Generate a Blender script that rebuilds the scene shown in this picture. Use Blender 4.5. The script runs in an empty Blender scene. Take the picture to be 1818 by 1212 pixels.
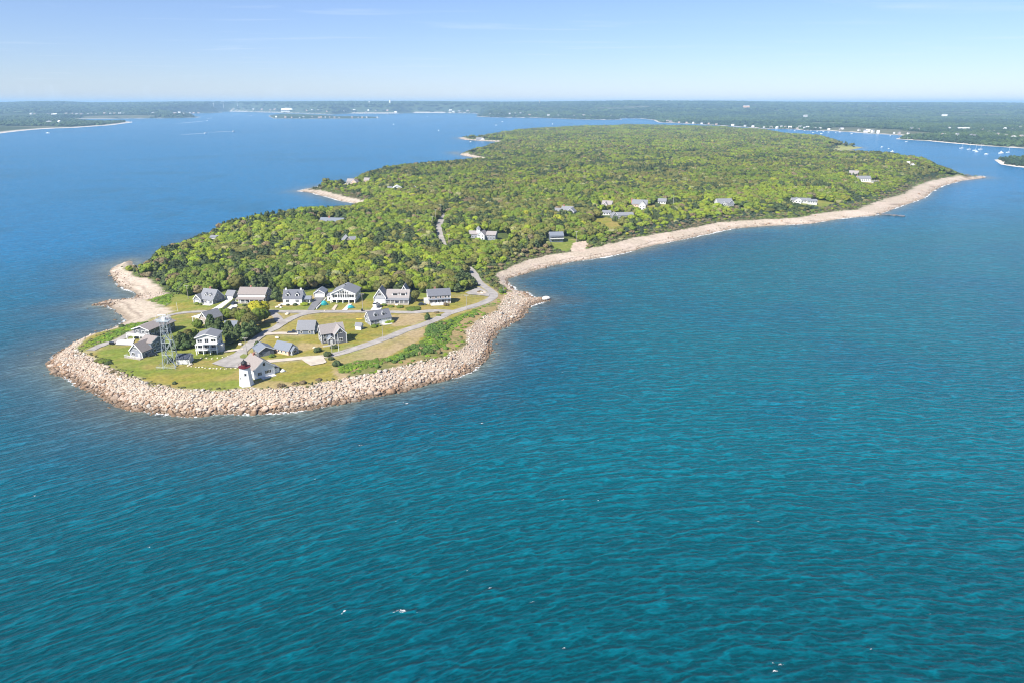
import bpy, bmesh, math, random
import numpy as np
from mathutils import Vector, Matrix
R = math.radians
rng = np.random.default_rng(7)
random.seed(11)
C = bpy.context.scene.collection
SC = bpy.context.scene
# ------------------------------------------------------------------ camera and survey
CAM_H, PITCH, FPX = 115.0, math.atan((606-183)/1212.0), 1212.0
CP, SP = math.cos(PITCH), math.sin(PITCH)
def ground(px, py, z=0.0):
    px = np.asarray(px, float); py = np.asarray(py, float)
    u = (px-909)/FPX; v = (606-py)/FPX
    dy = CP+v*SP; dz = -SP+v*CP
    t = (z-CAM_H)/dz
    return u*t, dy*t
# shoreline of the point: px, py, beach width, height behind the beach, rockiness, flag (t = seen as a tree top)
SH = [
(231.8,462.4,7,2.5,.15,0),(209,470,10,2.5,.15,0),(196,480,11,2.5,.2,0),(199,495,12,2.5,.3,0),(212,508.6,16,2.5,.25,0),(230.5,515,17,2.2,.1,0),
(244,523,15,2.2,.1,0),(238,528.5,20,2.2,.5,0),(222.6,531,17,2.2,.6,0),(196,534,12,2,.9,0),(170,541,9,1.8,1,0),(189,542.5,12,1.8,.8,0),
(199,545.6,18,2,.1,0),(209,556,22,2.4,0,0),(221,569,25,2.6,0,0),(212,577,18,2.8,0,0),(191,586.5,10,3,.2,0),(167,594.5,9,3.4,.3,0),
(146,601,9,3.6,.4,0),(130,611.6,9,3.8,.5,0),(112,622,10,4,.6,0),(96,633,11,4,.8,0),(89,650,12,4.4,1,0),(106.4,661.8,13,4.8,1,0),(133,675,13,5,1,0),
(159,691,13,5,1,0),(185.6,704,13,5,1,0),(217,720,13,5,1,0),(249,728,13,5,1,0),(291,733,13,5,1,0),(344,738,13,5,1,0),(397,734,13,5,1,0),(450,733,13,5,1,0),
(502,730.4,13,5,1,0),(560,724,13,5,1,0),(600,716,13,5,1,0),(640,707.6,13,5,1,0),(680,700.7,13.5,5,1,0),(719,690,14,5,1,0),(759,680,14,5,1,0),(794,672,14,5,1,0),
(828,662,14,4.6,1,0),(854,644,13,4.2,1,0),(868,628,12,4,1,0),(870,612.6,12,4,1,0),(872,599,12,4,1,0),(883.6,587,13,4,1,0),(903,575,13,4,1,0),(923,563,14,3.8,1,0),
(937,549,17,3.6,1,0),(949,539,20,3.4,1,0),(972.7,534,22,3,1,0),(965,529,20,3,1,0),(949,529.4,20,3,1,0),(933,519.5,14,3,.9,0),(917,517.5,9,3,.8,0),(903,507.6,7,3,.7,0),
(899,497.7,7,3,.5,0),(901,494,8,3,.4,0),(917,490,11,3,.35,0),(931,485.6,13,3,.35,0),(970,474,18,3,.35,0),(1016,465,20,3,.3,0),(1062.6,458,22,3,.35,0),(1097,452,22,3.2,.45,0),(1127,445,22,3.4,.35,0),
(1155,437,22,3.4,.3,0),(1190,430,22,3.4,.35,0),(1241,419.4,20,3.4,.4,0),(1302,406,20,3.4,.3,0),(1370,401,20,3.4,.25,0),(1438,397.5,20,3.4,.25,0),(1489,389,22,3.4,.2,0),
(1557,382,22,3.4,.2,0),(1574,375.5,26,3.4,.3,0),(1608,363.6,28,3.4,.4,0),(1642,351.7,26,3.4,.4,0),(1655.5,339.8,26,3.4,.3,0),(1676,329.6,26,3,.2,0),(1710,321,26,2.6,.1,0),(1752,316,30,2,0,0),
(1745,312.5,22,2,0,0),(1723,303,6,3,0,1),(1676,288,5,4,0,1),(1608,277.5,5,5,0,1),(1540,273.5,5,5,0,1),(1490,271.5,5,4,0,1),(1480,268.5,14,1.2,0,0),(1506,267.5,40,1.2,0,0),(1533,262.5,40,1,0,0),
(1512,259.5,30,1,0,0),(1502,254,5,4,0,1),(1499,249,5,5,0,1),(1472,244,5,5,0,1),(1404,238,5,5,0,1),(1370,232,5,5,0,1),(1320,228.6,5,5,0,1),(1250,225.8,5,5,0,1),(1180,224.4,5,5,0,1),(1100,224.2,5,5,0,1),(1000,226.4,5,5,0,1),
(940,229.6,5,5,0,1),(880,236,5,5,0,1),(845,241,5,4,0,1),(822,244.2,14,2,0,0),(813,245.2,18,1.5,0,0),(824.6,248.6,18,2,.1,0),(860,250.8,14,2,.1,0),(885,252,10,3,0,0),(872,254,5,4,0,1),(850,260,5,4,0,1),(816.6,266,5,4,0,1),
(804,270,14,2.5,0,0),(812,273.5,16,2.5,.1,0),(824.6,277,16,2.5,.1,0),(848,281.2,12,2.5,0,0),(862,283.5,8,3,0,0),(850,283,5,4,0,1),(780,288.5,5,5,0,1),(708,294,5,5,0,1),(668,299,5,5,0,1),(619,310,6,4,0,1),(600,318.5,8,3.5,0,1),
(579,328.5,14,2.5,.1,0),(548,335,16,1.8,.1,0),(528,340,10,1.2,.5,0),(549.5,342,16,2,.1,0),(589,352.5,16,2.2,0,0),(611,358.5,16,2.4,0,0),(634,362,12,3,0,0),(640,366,6,4,0,0),(596,367,5,4,0,1),(545,373.5,5,5,0,1),
(500,379,5,5,0,1),(451,386,5,5,0,1),(385,399,5,5,0,1),(335,414,5,5,0,1),(286,432,5,5,0,1),(253,444,6,4,0,1),(237,454,8,3,0,1)]
SHa = np.array(SH, float)
_x, _y = ground(SHa[:,0], SHa[:,1], np.where(SHa[:,5] > 0, 11.5, 0.0))
ISL = np.stack([_x, _y], 1)
def smooth(a, b, x):
    t = np.clip((x-a)/(b-a), 0, 1); return t*t*(3-2*t)
def inside(poly, x, y):
    poly = np.asarray(poly); res = np.zeros(np.shape(x), bool)
    x1, y1 = poly[:,0], poly[:,1]; x2, y2 = np.roll(x1,-1), np.roll(y1,-1)
    for a,b,c,d in zip(x1,y1,x2,y2):
        if b == d: continue
        k = ((b > y) != (d > y)) & (x < (c-a)*(y-b)/(d-b)+a)
        res ^= k
    return res
def polydist(line, x, y, closed=True, attrs=None):
    """distance to a polyline, with attributes interpolated at the closest point"""
    line = np.asarray(line, float); n = len(line)
    best = np.full(np.shape(x), 1e18); at_ = None
    if attrs is not None: at_ = np.zeros(np.shape(x)+(attrs.shape[1],))
    for i in range(n if closed else n-1):
        j = (i+1) % n
        ax, ay = line[i]; bx, by = line[j]
        dx, dy = bx-ax, by-ay; L = dx*dx+dy*dy+1e-12
        t = np.clip(((x-ax)*dx+(y-ay)*dy)/L, 0, 1)
        d = (x-ax-t*dx)**2+(y-ay-t*dy)**2
        k = d < best
        best = np.where(k, d, best)
        if attrs is not None:
            at_[k] = attrs[i]+t[k][:,None]*(attrs[j]-attrs[i])
    best = np.sqrt(best)
    return (best, at_) if attrs is not None else best
# smooth value noise in numpy
_G = rng.random((256,256))
def vnoise(x, y, s):
    x = np.asarray(x)/s+1000.3; y = np.asarray(y)/s+1000.7
    xi = np.floor(x).astype(int); yi = np.floor(y).astype(int)
    fx = x-xi; fy = y-yi; fx = fx*fx*(3-2*fx); fy = fy*fy*(3-2*fy)
    g = lambda a,b: _G[a % 256, b % 256]
    return (g(xi,yi)*(1-fx)+g(xi+1,yi)*fx)*(1-fy)+(g(xi,yi+1)*(1-fx)+g(xi+1,yi+1)*fx)*fy
def fbm(x, y, s, n=4):
    o = 0; a = .5; tot = 0
    for k in range(n):
        o = o+a*vnoise(x+31*k, y-17*k, s/2**k); tot += a; a *= .5
    return o/tot
def shore(x, y):
    x = np.atleast_1d(np.asarray(x, float)); y = np.atleast_1d(np.asarray(y, float))
    jx = (vnoise(x,y,7)-.5)*2.2; jy = (vnoise(y,x,7)-.5)*2.2
    d, a = polydist(ISL, x+jx, y+jy, True, SHa[:,2:5])
    s = inside(ISL, x+jx, y+jy)
    return np.where(s, d, -d), a
def terr_full(x, y):
    x = np.atleast_1d(np.asarray(x, float)); y = np.atleast_1d(np.asarray(y, float))
    d, a = shore(x, y)
    w, hb = a[...,0], a[...,1]
    t = np.clip(d/w, 0, 1)
    prof = hb*(1-(1-t)**1.5)
    P = 6.0+8*smooth(430,620,y)*smooth(-420,-200,x)+2.5*(fbm(x,y,90,3)-.5)*smooth(400,520,y)
    e = np.maximum(d-w, 0)
    z = np.where(d > w, hb+(P-hb)*(1-np.exp(-e/45)), prof)
    z = np.where(d < 0, np.maximum(-5, d*.16), z)
    return z, d, a
def terr(x, y):
    return terr_full(x, y)[0]
def at(px, py, dz=0.0):
    """the point of the ground seen at a photo pixel"""
    z = 4.0
    for _ in range(12):
        x, y = ground(px, py, z)
        z = .5*z+.5*float(terr(float(x), float(y))[0])
    return Vector((float(x), float(y), float(terr(float(x),float(y))[0])+dz))
def ats(pts): return [at(*p) for p in pts]
def sea(px, py):
    x, y = ground(px, py, 0); return Vector((float(x), float(y), 0))
# ------------------------------------------------------------------ tags and mesh helpers
def tag(o, label=None, cat=None, group=None, kind=None):
    if label: o['label'] = label
    if cat: o['category'] = cat
    if group: o['group'] = group
    if kind: o['kind'] = kind
    return o
def empty(name, loc, rz=0.0):
    o = bpy.data.objects.new(name, None); C.objects.link(o)
    o.location = loc; o.rotation_euler = (0,0,rz); o.empty_display_size = .5
    return o
def link(name, me, mat=None, parent=None):
    if mat is not None and not me.materials: me.materials.append(mat)
    o = bpy.data.objects.new(name, me); C.objects.link(o)
    if parent: o.parent = parent
    return o
def np_mesh(name, V, F, smooth_=False):
    """V (n,3), F (m,3 or 4) numpy -> mesh"""
    V = np.ascontiguousarray(V, np.float32); F = np.ascontiguousarray(F, np.int32)
    me = bpy.data.meshes.new(name)
    m, k = F.shape
    me.vertices.add(len(V)); me.vertices.foreach_set('co', V.ravel())
    me.loops.add(m*k); me.loops.foreach_set('vertex_index', F.ravel())
    me.polygons.add(m); me.polygons.foreach_set('loop_start', np.arange(0, m*k, k, dtype=np.int32))
    if smooth_: me.polygons.foreach_set('use_smooth', np.ones(m, bool))
    me.update(calc_edges=True)
    return me
def col_attr(me, name, col):
    a = me.attributes.new(name, 'FLOAT_COLOR', 'POINT')
    c = np.ones((len(me.vertices),4), np.float32); c[:,:col.shape[1]] = col
    a.data.foreach_set('color', c.ravel())
def flt_attr(me, name, val):
    a = me.attributes.new(name, 'FLOAT', 'POINT'); a.data.foreach_set('value', np.ascontiguousarray(val, np.float32))
class MB:
    def __init__(s): s.v, s.f = [], []
    def add(s, vs, fs):
        n = len(s.v); s.v += [tuple(v) for v in vs]; s.f += [tuple(i+n for i in f) for f in fs]; return s
    def box(s, x0,x1,y0,y1,z0,z1):
        return s.add([(x0,y0,z0),(x1,y0,z0),(x1,y1,z0),(x0,y1,z0),(x0,y0,z1),(x1,y0,z1),(x1,y1,z1),(x0,y1,z1)],
            [(0,3,2,1),(4,5,6,7),(0,1,5,4),(1,2,6,5),(2,3,7,6),(3,0,4,7)])
    def slab(s, quad, th):
        """a sheet through four points, thickened downwards along its normal"""
        q = [Vector(p) for p in quad]
        n = (q[1]-q[0]).cross(q[2]-q[0]).normalized()
        if n.z < 0: q = q[::-1]; n = -n
        b = [p-n*th for p in q]
        return s.add(q+b, [(0,1,2,3),(7,6,5,4),(0,4,5,1),(1,5,6,2),(2,6,7,3),(3,7,4,0)])
    def bar(s, a, b, r, k=6, r2=None):
        a = Vector(a); b = Vector(b); d = (b-a).normalized()
        p = d.cross(Vector((0,0,1)) if abs(d.z) < .9 else Vector((1,0,0))).normalized(); q = d.cross(p)
        r2 = r if r2 is None else r2; vs = []
        for c, rr in ((a,r),(b,r2)):
            vs += [c+p*math.cos(2*math.pi*i/k)*rr+q*math.sin(2*math.pi*i/k)*rr for i in range(k)]
        return s.add(vs, [(i,(i+1)%k,k+(i+1)%k,k+i) for i in range(k)]+[tuple(range(k))[::-1], tuple(range(k,2*k))])
    def lathe(s, prof, k=16, c=(0,0), rot=0.0):
        vs = []; fs = []
        for r, z in prof:
            vs += [(c[0]+r*math.cos(rot+2*math.pi*i/k), c[1]+r*math.sin(rot+2*math.pi*i/k), z) for i in range(k)]
        for j in range(len(prof)-1):
            fs += [(j*k+i, j*k+(i+1)%k, (j+1)*k+(i+1)%k, (j+1)*k+i) for i in range(k)]
        fs += [tuple(range(k))[::-1], tuple(range((len(prof)-1)*k, len(prof)*k))]
        return s.add(vs, fs)
    def mesh(s, name):
        me = bpy.data.meshes.new(name); me.from_pydata(s.v, [], s.f); me.update(); return me
    def build(s, name, mat, parent=None):
        return link(name, s.mesh(name), mat, parent)
# ------------------------------------------------------------------ materials
def newmat(name):
    m = bpy.data.materials.new(name); m.use_nodes = True
    nt = m.node_tree; nt.nodes.clear()
    out = nt.nodes.new('ShaderNodeOutputMaterial'); b = nt.nodes.new('ShaderNodeBsdfPrincipled')
    nt.links.new(b.outputs[0], out.inputs[0])
    return m, nt, b
def N(nt, typ, **kw):
    n = nt.nodes.new(typ)
    for k, v in kw.items():
        if k.startswith('i_'):
            key = k[2:]; key = int(key) if key.isdigit() else key.replace('_',' ')
            n.inputs[key].default_value = v
        else: setattr(n, k, v)
    return n
def paint(name, col, rough=.7, var=.25, scale=1.5, stretch=(1,1,1), spec=.3, metal=0.0, bump=0.0):
    """a surface colour with uneven wear"""
    m, nt, b = newmat(name); L = nt.links.new
    tc = N(nt,'ShaderNodeTexCoord'); mp = N(nt,'ShaderNodeMapping'); mp.inputs['Scale'].default_value = stretch
    L(tc.outputs['Object'], mp.inputs['Vector'])
    no = N(nt,'ShaderNodeTexNoise', i_Scale=scale, i_Detail=5.0, i_Roughness=.65); L(mp.outputs[0], no.inputs['Vector'])
    mr = N(nt,'ShaderNodeMapRange'); mr.inputs[1].default_value=.3; mr.inputs[2].default_value=.7; mr.inputs[3].default_value=1-var; mr.inputs[4].default_value=1+var*.6
    L(no.outputs['Fac'], mr.inputs[0])
    mx = N(nt,'ShaderNodeMix', data_type='RGBA', blend_type='MULTIPLY'); mx.inputs[0].default_value = 1
    mx.inputs[6].default_value = (*col,1)
    cb = N(nt,'ShaderNodeCombineColor'); [L(mr.outputs[0], cb.inputs[i]) for i in range(3)]
    L(cb.outputs[0], mx.inputs[7]); L(mx.outputs[2], b.inputs['Base Color'])
    b.inputs['Roughness'].default_value = rough; b.inputs['Specular IOR Level'].default_value = spec; b.inputs['Metallic'].default_value = metal
    if bump:
        bp = N(nt,'ShaderNodeBump', i_Strength=bump, i_Distance=.1); L(no.outputs['Fac'], bp.inputs['Height']); L(bp.outputs[0], b.inputs['Normal'])
    return m
M = dict(
 white=paint('white_paint',(.74,.74,.72),.55,.08), trim=paint('trim_paint',(.76,.76,.74),.5,.06),
 shingle_grey=paint('weathered_shingle',(.235,.245,.275),.85,.25,2.0,(1,1,6)), shingle_dark=paint('dark_shingle',(.12,.125,.14),.85,.25,2.0,(1,1,6)),
 shingle_blue=paint('slate_blue_siding',(.14,.165,.20),.8,.2,2.0,(1,1,6)), shingle_warm=paint('warm_shingle',(.34,.29,.26),.85,.2,2.0,(1,1,6)),
 siding_pale=paint('pale_siding',(.54,.54,.52),.7,.1,2.0,(1,1,6)), siding_peach=paint('peach_siding',(.62,.42,.31),.75,.15,2.0,(1,1,4)),
 roof_grey=paint('grey_asphalt_roof',(.19,.195,.21),.9,.2,3.0), roof_dark=paint('dark_asphalt_roof',(.135,.14,.16),.9,.2,3.0),
 roof_blue=paint('blue_grey_roof',(.16,.18,.215),.85,.2,3.0), roof_brown=paint('brown_asphalt_roof',(.245,.215,.20),.9,.2,3.0), roof_navy=paint('navy_roof',(.05,.06,.085),.8,.2,3.0),
 roof_white=paint('white_metal_roof',(.74,.75,.74),.4,.06), roof_tan=paint('tan_roof',(.265,.24,.23),.9,.2,3.0),
 glass=paint('window_glass',(.025,.03,.035),.08,.2,.8,spec=.6), concrete=paint('pale_concrete',(.58,.56,.53),.85,.12,.5),
 asphalt=paint('worn_asphalt',(.315,.29,.265),.9,.3,.25), darkasphalt=paint('dark_asphalt',(.16,.16,.165),.9,.2,.4), dirt=paint('sandy_dirt',(.46,.40,.33),.95,.2,.3),
 steel=paint('galvanised_steel',(.42,.46,.47),.5,.2,.6,metal=.25), wood=paint('grey_wood',(.33,.30,.26),.85,.25,2.0), polewood=paint('pole_wood',(.36,.33,.29),.85,.2,1.5),
 red=paint('dark_red_paint',(.13,.016,.022),.5,.15), black=paint('black_iron',(.022,.022,.025),.5,.2), brick=paint('chimney_brick',(.36,.17,.12),.9,.25,4.0),
 bark=paint('tree_bark',(.14,.115,.09),.95,.3,3.0,(1,1,.4)), teal=paint('teal_tarpaulin',(.02,.26,.27),.6,.2,1.5), carwhite=paint('white_car_paint',(.7,.7,.7),.3,.04,spec=.6),
 cardark=paint('dark_car_paint',(.03,.035,.045),.25,.1,spec=.6), carblue=paint('navy_car_paint',(.02,.035,.07),.25,.1,spec=.6), rubber=paint('tyre_rubber',(.02,.02,.02),.9,.1),
 boulder=paint('pale_granite',(.55,.47,.39),.9,.25,1.2,bump=.3), yellow=paint('yellow_plastic',(.6,.42,.05),.5,.1), hullwhite=paint('white_hull',(.78,.78,.78),.35,.05), sand2=paint('path_dirt',(.48,.40,.31),.95,.2,.5),
)
M['grass_island'] = paint('clipped_grass',(.16,.18,.045),.95,.3,.4)
HAZE, EXPO = 8.5e-5, 1.03
# ------------------------------------------------------------------ where things grow
VILLAGE = np.array([(p.x,p.y) for p in ats([(258,500),(275,515),(300,522),(341,525.5),(347,523),(395,519.5),(425,518),(478,518.5),(500,520.5),(545,518.5),(560,515.5),(585,514.5),(640,519),(665,520),(725,520),(750,521),(800,518),(812,520),(830,516),(846,505),(842,497),(850,493),(872,507),(884,517),(896,522)])]
   +[tuple(map(float,ground(px,py))) for px,py in ((940,515),(1010,540),(930,600),(900,680),(700,760),(300,800),(20,700),(40,600),(100,540),(150,480))])
def poly(pts): return np.array([(p.x,p.y) for p in ats(pts)])
CLEAR = {'lawn':[poly(p) for p in (
  [(1038,400),(1052,390),(1075,386),(1100,392),(1105,406),(1085,414),(1052,408)], [(1126,374),(1140,366),(1197,360),(1199,371),(1170,379),(1133,380)],
  [(976,431),(1000,425),(1024,424),(1021,440),(1003,448),(985,443)], [(1522,329),(1530,320),(1562,319),(1570,324),(1545,333)], [(606,331),(612,326),(640,326),(640,331)],
  [(1262,372),(1270,362),(1308,362),(1312,372)], [(1396,366),(1402,356),(1450,356),(1490,362),(1462,369)])],
 'bank':[poly([(1012,447),(1018,431),(1040,428),(1046,436),(1036,447)])]}
DRY = [poly(p) for p in ([(596,640),(640,622),(700,598),(752,580),(757,590),(740,607),(690,632),(640,646),(606,655)], [(690,560),(745,556),(760,566),(735,577),(700,580),(686,572)], [(585,632),(615,660),(640,680),(610,684),(590,660)], [(430,690),(460,672),(500,676),(540,686),(500,694),(440,694)])]
SCRUB = [poly(p) for p in ([(873,538),(890,514),(902,522),(906,535),(890,549),(868,561),(848,570),(848,585),(840,607),(820,625),(795,636),(755,652),(700,664),(640,671),(606,660),(598,648),(640,640),(700,632),(742,612),(757,598),(760,581),(790,570),(840,551)],
 [(264,528),(285,519),(308,524),(302,540),(293,547),(282,549),(270,545)], [(298,552),(271,551),(252,563),(234,573),(213,584),(160,606),(140,616),(165,617),(200,604),(231,590),(266,569)])]
def in_any(polys, x, y):
    r = np.zeros(np.shape(x), bool)
    for p in polys: r |= inside(p, x, y)
    return r
# ------------------------------------------------------------------ roads
def spline(pts, n=8):
    P = [np.array(p, float) for p in pts]; P = [2*P[0]-P[1]]+P+[2*P[-1]-P[-2]]; out = []
    for i in range(1, len(P)-2):
        a,b,c,d = P[i-1:i+3]
        for k in range(n):
            t = k/n; out.append(.5*((2*b)+(c-a)*t+(2*a-5*b+4*c-d)*t*t+(3*b-a-3*c+d)*t**3))
    out.append(P[-2]); return np.array(out)
ROADS = []
def road(name, px, width, mat, dz, label=None):
    pts = spline([(p.x,p.y) for p in ats(px)])
    ROADS.append((pts, width))
    t = np.gradient(pts, axis=0); t /= np.linalg.norm(t, axis=1)[:,None]; nrm = np.stack([-t[:,1], t[:,0]], 1)
    k = np.linspace(-.5,.5,5)
    jit = (vnoise(pts[:,0],pts[:,1],5)-.5)*.8
    V = np.concatenate([pts+nrm*((width+jit)*q)[:,None] for q in k]); z = terr(V[:,0],V[:,1])+dz
    n = len(pts); F = []
    for r in range(4):
        for i in range(n-1): F.append((r*n+i, (r+1)*n+i, (r+1)*n+i+1, r*n+i+1)[::-1])
    o = link(name, np_mesh(name, np.column_stack([V,z]), np.array(F)), mat); tag(o, label, kind='structure'); return o
LOTS = []
def lot(name, px, mat, dz, label=None):
    pts = ats(px); LOTS.append(np.array([(p.x,p.y) for p in pts]))
    bm = bmesh.new(); f = bm.faces.new([bm.verts.new(p) for p in pts]); bmesh.ops.triangulate(bm, faces=[f])
    for _ in range(3): bmesh.ops.subdivide_edges(bm, edges=[e for e in bm.edges if e.calc_length() > 3], cuts=1, use_grid_fill=True)
    bmesh.ops.triangulate(bm, faces=bm.faces[:])
    xy = np.array([(v.co.x,v.co.y) for v in bm.verts]); z = terr(xy[:,0],xy[:,1])
    for v, q in zip(bm.verts, z): v.co.z = q+dz
    bmesh.ops.recalc_face_normals(bm, faces=bm.faces[:])
    if sum(f.normal.z for f in bm.faces) < 0: bmesh.ops.reverse_faces(bm, faces=bm.faces[:])
    me = bpy.data.meshes.new(name); bm.to_mesh(me); bm.free()
    o = link(name, me, mat); tag(o, label, kind='structure'); return o
road('road', [(790,380),(783,392),(779,405),(782,420),(788,436),(800,450),(820,467),(838,481),(846,494),(851,502),(863,510.7),(873.7,518.6),(876.6,524),(872.7,530.5),(859,537.4),(839,544.4),(819,550),(799,556),(789,560.5),(779,565),(760,573),(740,580),(720,586.4),(680,602),(651,612),(614,624),(585,631)], 5.2, M['asphalt'], .14)
road('road', [(806,553.5),(779,552.6),(760,553),(740,554.6),(716,555),(692,554.4),(660,553.6),(630,553.5),(587,553.6),(562,553.6),(538,554),(505,553.6),(488,553.4),(465,552.6),(415,552.6),(370,553.4),(333,555),(308,558.4),(285,566),(262,577),(236,591),(206,606),(186,611),(160,622)], 4.8, M['asphalt'], .20)
road('road', [(572,553.4),(546,557),(529.5,561),(513,568),(500.6,575),(488,583.3),(473,590),(458,600),(445,611),(432,622),(420,633)], 5.0, M['asphalt'], .26)
road('road', [(499,573),(496,569),(490.7,562),(484,557),(476,552.6)], 4.2, M['asphalt'], .32)
road('track', [(588,631),(568.5,633.5),(535.5,636),(486,640.5),(450,645),(425,645)], 3.6, M['dirt'], .20)
road('driveway', [(470,594),(484,593),(499,592.2),(530,593.5)], 3.6, M['dirt'], .32)
road('driveway', [(432,620),(415,622.5),(398,624.5)], 2.6, M['dirt'], .34)
lot('parking_area', [(376,646),(393,638),(416,628),(426,620),(437,624),(440,632),(434,646),(425,653),(400,652.5)], M['asphalt'], .38)
lot('parking_area', [(535,638),(539,633.5),(572,631),(580,643),(574,645.5),(552,649.5),(542,643.5)], M['dirt'], .30)
lot('driveway', [(401.8,533.8),(411,533.8),(388,553),(374,551)], M['concrete'], .30); lot('driveway', [(417,537.5),(422,544),(413.3,552.4),(397.5,552.4)], M['concrete'], .30)
lot('driveway', [(560,529),(576.5,529),(557.5,551.5),(545.5,551.5)], M['darkasphalt'], .30); lot('driveway', [(666,540.5),(679,542.8),(676,552),(657.5,552)], M['concrete'], .30)
lot('driveway', [(618.6,540.4),(625,540.4),(616,552),(607,552)], M['concrete'], .30); lot('driveway', [(208,605),(240.5,602),(235,613.7),(205,612.5)], M['concrete'], .32)
lot('parking_area', [(826,520.5),(838,515.5),(850,510.5),(862,517),(870,522),(868,527),(848,524.5),(832,523.5)], M['asphalt'], .30)
lot('footpath', [(588,550.5),(595,542),(600,542),(594,552)], M['sand2'], .30)
def road_dist(x, y):
    r = np.full(np.shape(x), 1e9)
    for pts, w in ROADS: r = np.minimum(r, polydist(pts[::2], x, y, False)-w/2)
    return r
# ------------------------------------------------------------------ the ground of the point
def ramp(a, b, s0, g=1.0, smax=1e9):
    o = [a]; s = s0
    while o[-1] < b: o.append(o[-1]+s); s = min(s*g, smax)
    return np.array(o)
def grid_mesh(name, xs, ys, zf, keep):
    X, Y = np.meshgrid(xs, ys); z = zf(X.ravel(), Y.ravel())
    V = np.column_stack([X.ravel(), Y.ravel(), z]); nx, ny = len(xs), len(ys)
    i = np.arange(nx*ny).reshape(ny,nx); F = np.stack([i[:-1,:-1].ravel(), i[:-1,1:].ravel(), i[1:,1:].ravel(), i[1:,:-1].ravel()], 1)
    k = keep(V)[F].any(1); F = F[k]; u = np.unique(F); mp = np.full(len(V), -1); mp[u] = np.arange(len(u))
    return V[u], mp[F], u
xs = np.concatenate([-ramp(282,700,1.6,1.06,9)[::-1], np.arange(-280,200,1.35), ramp(200,2100,1.5,1.05,9)]); ys = np.concatenate([np.arange(228,560,1.35), ramp(560,3800,1.5,1.02,12)])
cache = {}
def zf(x, y):
    out = []
    for s in range(0, len(x), 60000):
        z, d, a = terr_full(x[s:s+60000], y[s:s+60000]); out.append((z, d, a))
    cache['d'] = np.concatenate([o[1] for o in out]); cache['a'] = np.concatenate([o[2] for o in out])
    return np.concatenate([o[0] for o in out])
V, F, u = grid_mesh('ground', xs, ys, zf, lambda V: V[:,2] > -3)
d, a = cache['d'][u], cache['a'][u]; x, y = V[:,0], V[:,1]
def mixc(c, m, col): return c*(1-m[:,None])+np.array(col)*m[:,None]
n1 = fbm(x,y,14,4); n2 = fbm(x+500,y,40,3); n3 = fbm(y,x,5,3)
col = np.tile(np.array([.062,.085,.022]), (len(V),1))
col = mixc(col, smooth(.35,.65,n1), (.08,.10,.028))
vil = inside(VILLAGE, x, y) & (d > a[:,0]*.9); lawn = vil | in_any(CLEAR['lawn'], x, y)
g = np.tile(np.array([.155,.183,.028]), (len(V),1)); g = mixc(g, smooth(.42,.62,n2), (.225,.19,.035)); g = mixc(g, smooth(.52,.72,n1)*.8, (.27,.195,.065)); g = mixc(g, smooth(.5,.75,n3)*.35, (.12,.15,.035))
dist_green = smooth(300,420,y)*smooth(-60,60,x+40); g = mixc(g, smooth(.55,.4,n2)*dist_green*.4, (.13,.165,.035))
st = fbm(x*.35+y*.12, y*1.1-x*.3, 3.2, 3); g = mixc(g, smooth(.5,.68,st)*.30, (.25,.205,.075)); g = mixc(g, smooth(.5,.34,st)*.40, (.115,.160,.025)); g = mixc(g, smooth(.60,.78,fbm(x+77,y-31,17,3))*.75, (.33,.245,.13))
dry = in_any(DRY, x, y); g = np.where(dry[:,None], mixc(g, .45+.5*smooth(.3,.6,n1), (.31,.235,.13)), g)
scr = in_any(SCRUB, x, y); g = np.where(scr[:,None], mixc(np.tile(np.array([.085,.12,.025]),(len(V),1)), smooth(.45,.7,n1), (.17,.15,.06)), g)
fringe = (d-a[:,0] < 8.5)&(d > a[:,0]*.9)&(x > -70)&(x < 40)&(y < 420); g = np.where(fringe[:,None], mixc(np.tile(np.array([.25,.185,.085]),(len(V),1)), smooth(.45,.6,n1), (.15,.15,.05)), g)
col = np.where((lawn|scr|fringe)[:,None], g, col)
edge = np.exp(-np.maximum(road_dist(x,y),0)/1.6)*(vil); col = mixc(col, edge*.55*smooth(.3,.6,n3), (.36,.30,.20))
w = a[:,0]; bt = 1-smooth(.84,1.06,d/w+(n3-.5)*.35)
rock = a[:,2]
sand = mixc(np.tile(np.array([.40,.335,.26]),(len(V),1)), smooth(.4,.7,n1)*.7, (.50,.41,.34)); sand = mixc(sand, rock*(.4+.5*smooth(.35,.65,n3)), (.36,.28,.215))
wet = 1-smooth(.15,.75,V[:,2]+(n1-.5)*.5); sand = mixc(sand, wet*.75, (.20,.155,.11))
wrack = np.exp(-((V[:,2]-1.15-(n1-.5)*.7)/.10)**2)*(rock < .5)*.8; sand = mixc(sand, wrack, (.16,.12,.09))
col = mixc(col, bt, 0) + sand*bt[:,None]
marsh = (w > 33)&(d > 3); col = np.where(marsh[:,None], np.array([.27,.27,.10]), col)
bank = in_any(CLEAR['bank'], x, y); col = np.where(bank[:,None], np.array([.42,.33,.26])*(.7+.6*n3[:,None]), col)
me = np_mesh('ground', V, F, True); col_attr(me, 'tint', col)
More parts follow.
